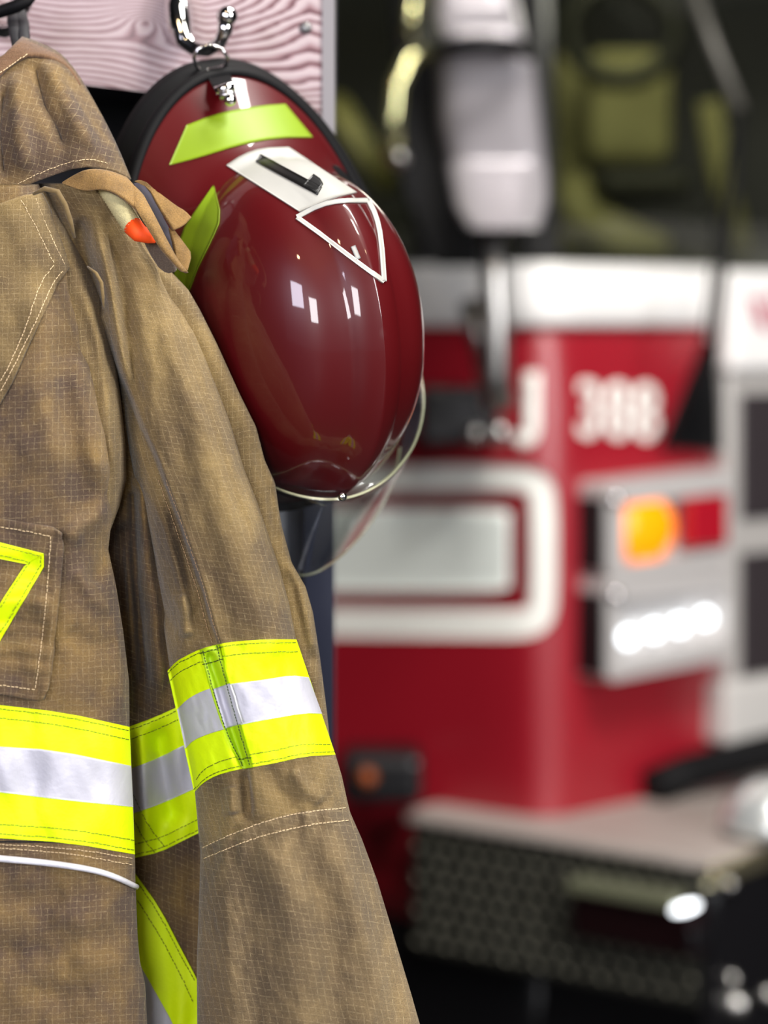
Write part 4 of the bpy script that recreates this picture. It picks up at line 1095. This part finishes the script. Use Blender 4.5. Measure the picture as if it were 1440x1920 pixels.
# --- pocket with the yellow numeral
def D_pocket(x, y):
    d = D_body(x, y)-.004
    d = d-.0022*np.exp(-((x-(112-(y-1010)*.10))/7)**2)-.0018*np.exp(-((y-(978+x*.2))/8)**2)
    for k_, yy in enumerate((1070, 1120, 1165, 1215, 1260)):
        d = d+crease(x, y, [(-30, yy+4), (40, yy), (100, yy+10)], 11, 11, .0022*(-1)**k_, .1)
    return d
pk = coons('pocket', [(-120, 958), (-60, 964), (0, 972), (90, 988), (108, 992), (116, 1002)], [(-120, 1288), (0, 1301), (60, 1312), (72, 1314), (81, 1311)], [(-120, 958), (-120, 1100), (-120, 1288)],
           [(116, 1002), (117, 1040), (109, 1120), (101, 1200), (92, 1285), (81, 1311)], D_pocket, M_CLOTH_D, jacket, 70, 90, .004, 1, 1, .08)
dashes('pocket_stitching', lambda x, y: D_pocket(x, y)-.0020, [[(-60, 982), (0, 988), (50, 996), (95, 1006)], [(95, 1006), (90, 1090), (80, 1190), (66, 1292)], [(-40, 1280), (66, 1293)]], M_THR, pk, 7.5, .62, .00035)
sv = [(-40, 1026), (0, 1032), (63, 1050), (62, 1056), (0, 1165), (-30, 1218)]
seven = strip_on('numeral_seven', D_pocket, [(-40, 1010), (0, 1017), (82, 1038)], [(-40, 1042), (0, 1048), (50, 1058)], M_LIME, pk, .0035, 40, 12, 0)
strip_on('numeral_leg', D_pocket, [(82, 1038), (82, 1063), (0, 1202), (-30, 1252)], [(50, 1058), (45, 1062), (0, 1131), (-30, 1178)], M_LIME, pk, .0036, 50, 12, 0)
dashes('numeral_stitching', lambda x, y: D_pocket(x, y)-.0040, [[(-30, 1020), (0, 1024), (76, 1043)], [(76, 1043), (76, 1060), (0, 1188)], [(-30, 1036), (0, 1041), (55, 1054)], [(55, 1054), (0, 1140)]], M_THRD, seven, 7.5, .9, .00028, it=0)

# --- shoulder patch on the front body
def D_patch(x, y): return D_body(x, y)-.0035
coons('shoulder_patch', [(-120, 400), (0, 382), (45, 366), (78, 362)], [(-120, 900), (-60, 850), (0, 757)], [(-120, 400), (-120, 600), (-120, 900)],
      [(78, 362), (92, 390), (112, 445), (132, 499), (108, 530), (86, 580), (52, 650), (22, 718), (0, 757)], D_patch, M_CLOTH, jacket, 60, 90, .0022, 0, 1, .0)
dashes('patch_stitching', lambda x, y: D_patch(x, y)-.0010, [[(40, 375), (70, 430), (101, 494)], [(67, 372), (94, 440), (122, 498)], [(101, 497), (75, 530), (50, 610), (20, 680), (0, 716)], [(122, 503), (98, 532), (78, 580), (44, 650), (10, 718), (0, 735)]], M_THR, jacket, 7, .62, .00036, it=1)
# small raised edging of light thread at the seams
dashes('sleeve_stitching', lambda x, y: D_sleeve(x, y), [[(x-10, y) for x, y in SEAM[5:11]], [(x+4, y) for x, y in SEAM[5:11]]], mat('brown_thread', (182, 150, 110), .8), jacket, 7, .62, .00032)
dashes('cuff_stitching', lambda x, y: D_sleeve(x, y)-.0012, [[(378, 1590), (420, 1570), (470, 1550), (520, 1533), (580, 1521), (650, 1515)], [(382, 1610), (425, 1592), (470, 1574), (520, 1560), (580, 1546), (655, 1538)]], M_THR, jacket, 7, .62, .0004)
dashes('skirt_stitching', D_body, [[(-40, 1588), (60, 1594), (150, 1603), (250, 1622)], [(-40, 1582), (60, 1586), (150, 1593), (250, 1610)]], M_THR, jacket, 7, .62, .0003)

# --- collar
def D_collar(x, y):
    d = 1.985+.045*smst(300, 60, y)
    xr = np.interp(y, [72, 88, 105, 140, 185, 230, 280, 335], [40, 75, 110, 140, 165, 190, 215, 237])
    e = np.clip(1-(xr-x)/90, 0, 1); d = d-.05+.05*(1-np.sqrt(1-.97*e**3))
    for pth, am in (([(30, 130), (35, 230), (50, 330)], -.006), ([(62, 110), (85, 200), (130, 290)], .007), ([(85, 110), (130, 200), (180, 290)], -.006), ([(110, 120), (160, 210), (200, 290)], .005), ([(10, 160), (0, 250), (10, 350)], .007)):
        d = d+crease(x, y, pth, 13, 13, am)
    return d+rumple(x, y, 60, .001, 71, 3)
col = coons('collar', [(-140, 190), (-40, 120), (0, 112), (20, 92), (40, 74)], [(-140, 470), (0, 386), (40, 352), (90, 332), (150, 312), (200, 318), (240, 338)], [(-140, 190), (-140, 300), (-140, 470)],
            [(40, 74), (75, 86), (112, 105), (142, 142), (167, 185), (192, 230), (217, 282), (240, 338)], D_collar, M_CLOTH_D, jacket, 90, 80, .006, 1, 1, .25)  # browner cloth puts the fall-off of light at the collar into its colour
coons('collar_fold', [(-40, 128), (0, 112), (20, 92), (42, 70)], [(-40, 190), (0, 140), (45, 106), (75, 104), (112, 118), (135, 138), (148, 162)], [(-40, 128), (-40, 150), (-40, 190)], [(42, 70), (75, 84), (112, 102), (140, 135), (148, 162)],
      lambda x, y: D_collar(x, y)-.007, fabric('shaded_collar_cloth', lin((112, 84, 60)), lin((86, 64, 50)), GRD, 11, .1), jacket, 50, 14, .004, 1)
dashes('collar_stitching', lambda x, y: D_collar(x, y)-.0032, [[(0, 364), (60, 330), (130, 303), (165, 298), (200, 305), (226, 322)]], M_THR, jacket, 7, .62, .0003)
dashes('collar_stitching', lambda x, y: D_collar(x, y)-.010, [[(0, 136), (30, 116), (52, 100)]], M_THR, jacket, 6, .62, .0004)
# hanging loop
tube('hanging_loop', [P(36, 96, 2.0), P(30, 70, 2.03), P(24, 40, 2.06), P(26, 14, 2.085), P(38, 20, 2.09), P(44, 44, 2.06), P(46, 92, 2.0)], .0052, M_BLACK, jacket, 8, flat=.5)
tube('hanging_cord', [P(-40, 22, 2.06), P(0, 22, 2.06), P(30, 12, 2.05), P(50, 2, 2.05), P(66, -20, 2.06)], .0058, M_RUB, jacket, 10)

tube('folded_edge', [P(62, 364, 1.885), P(84, 354, 1.882), P(108, 360, 1.88), P(122, 384, 1.878), P(132, 414, 1.88), P(140, 446, 1.885)], [.0012, .0022, .0025, .0022, .002, .001], M_CLOTH, jacket, 8)
tube('folded_edge', [P(164, 500, 1.885), P(180, 512, 1.88), P(190, 530, 1.878), P(193, 556, 1.88), P(194, 580, 1.885)], [.0008, .0014, .0016, .0014, .0008], M_CLOTH, jacket, 8)
# --- throat tab and flaps beside the collar
fd = lambda *a: list(a)
coons('throat_tab', [(118, 342, 1.925), (140, 328, 1.92), (162, 318, 1.915), (200, 320, 1.915), (236, 334, 1.925)],
      [(118, 344, 1.925), (160, 360, 1.915), (190, 354, 1.905), (220, 364, 1.90), (250, 386, 1.905), (268, 405, 1.91)],
      [(118, 342, 1.925), (118, 344, 1.925)], [(236, 334, 1.925), (256, 356, 1.918), (268, 405, 1.91)], None, M_FLAP, jacket, 50, 16, .0028, 2, 1, .2)
coons('throat_flap', [(232, 332, 1.928), (252, 350, 1.918), (268, 368, 1.915)], [(335, 502, 1.905), (342, 508, 1.90), (351, 512, 1.905)],
      [(232, 332, 1.928), (250, 384, 1.905), (278, 428, 1.895), (305, 470, 1.892), (335, 502, 1.905)],
      [(268, 368, 1.915), (292, 412, 1.90), (310, 448, 1.895), (332, 490, 1.898), (351, 512, 1.905)], None, M_FLAP, jacket, 16, 50, .0028, 2, 1, .5)
coons('upper_wing', [(252, 340, 1.955), (262, 337, 1.955), (275, 342, 1.955)], [(325, 432, 1.95), (344, 424, 1.955), (358, 409, 1.96)],
      [(252, 340, 1.955), (278, 352, 1.955), (297, 388, 1.95), (325, 432, 1.95)], [(275, 342, 1.955), (300, 365, 1.955), (330, 388, 1.958), (345, 396, 1.96), (358, 409, 1.96)], None, M_FLAP, jacket, 16, 40, .0035, 1, 1, .5)
coons('lower_wing', [(316, 428, 1.955), (322, 430, 1.955), (330, 442, 1.957)], [(330, 492, 1.95), (340, 505, 1.95), (351, 510, 1.95)],
      [(316, 428, 1.955), (326, 460, 1.95), (330, 492, 1.95)], [(330, 442, 1.957), (345, 460, 1.958), (358, 477, 1.96), (351, 510, 1.95)], None, M_FLAP, jacket, 14, 30, .0035, 1, 1, .5)
coons('flap_lining', [(250, 345, 1.966), (265, 342, 1.966), (280, 350, 1.97)], [(305, 470, 1.955), (325, 494, 1.955), (332, 498, 1.955)],
      [(250, 345, 1.966), (270, 400, 1.95), (305, 470, 1.955)], [(280, 350, 1.97), (300, 400, 1.972), (322, 440, 1.972), (332, 498, 1.955)], None, mat('dark_lining', (58, 54, 66), .8), jacket, 14, 40, .002, 1)
coons('grey_tab', [(262, 430, 1.93), (290, 436, 1.92), (318, 470, 1.915)], [(300, 500, 1.93), (315, 512, 1.925), (330, 508, 1.92)],
      [(262, 430, 1.93), (280, 470, 1.93), (300, 500, 1.93)], [(318, 470, 1.915), (326, 490, 1.915), (330, 508, 1.92)], None, fabric('grey_brown_cloth', lin((104, 90, 76)), lin((84, 72, 62)), GRD, 11, .1), jacket, 20, 30, .003, 1)
# rescue strap: woven pale webbing tube with an orange end
rp = smooth_path([(196, 344, 1.932), (212, 368, 1.922), (232, 400, 1.915), (250, 426, 1.912)], 60, 2)
V, Fc = tube_geo([P(*q) for q in rp], .0082, 24)
V = [Vector(v) for v in V]
for i in range(60):
    cc = Vector(P(*rp[i]))
    for j in range(24):
        k = i*24+j; V[k] = cc+(V[k]-cc)*(1+.05*math.sin(i*1.9+(j % 2)*math.pi))
rs = mesh('rescue_strap', V, Fc, vary(mat('pale_webbing', (188, 178, 132), .85), 500, .25, .6, 900), jacket)
tube('strap_tip', [P(248, 423, 1.912), P(262, 438, 1.908), P(282, 446, 1.908), P(292, 452, 1.91)], [.0083, .0075, .005, .002], mat('orange_tip', (255, 82, 12), .7), rs, 16)
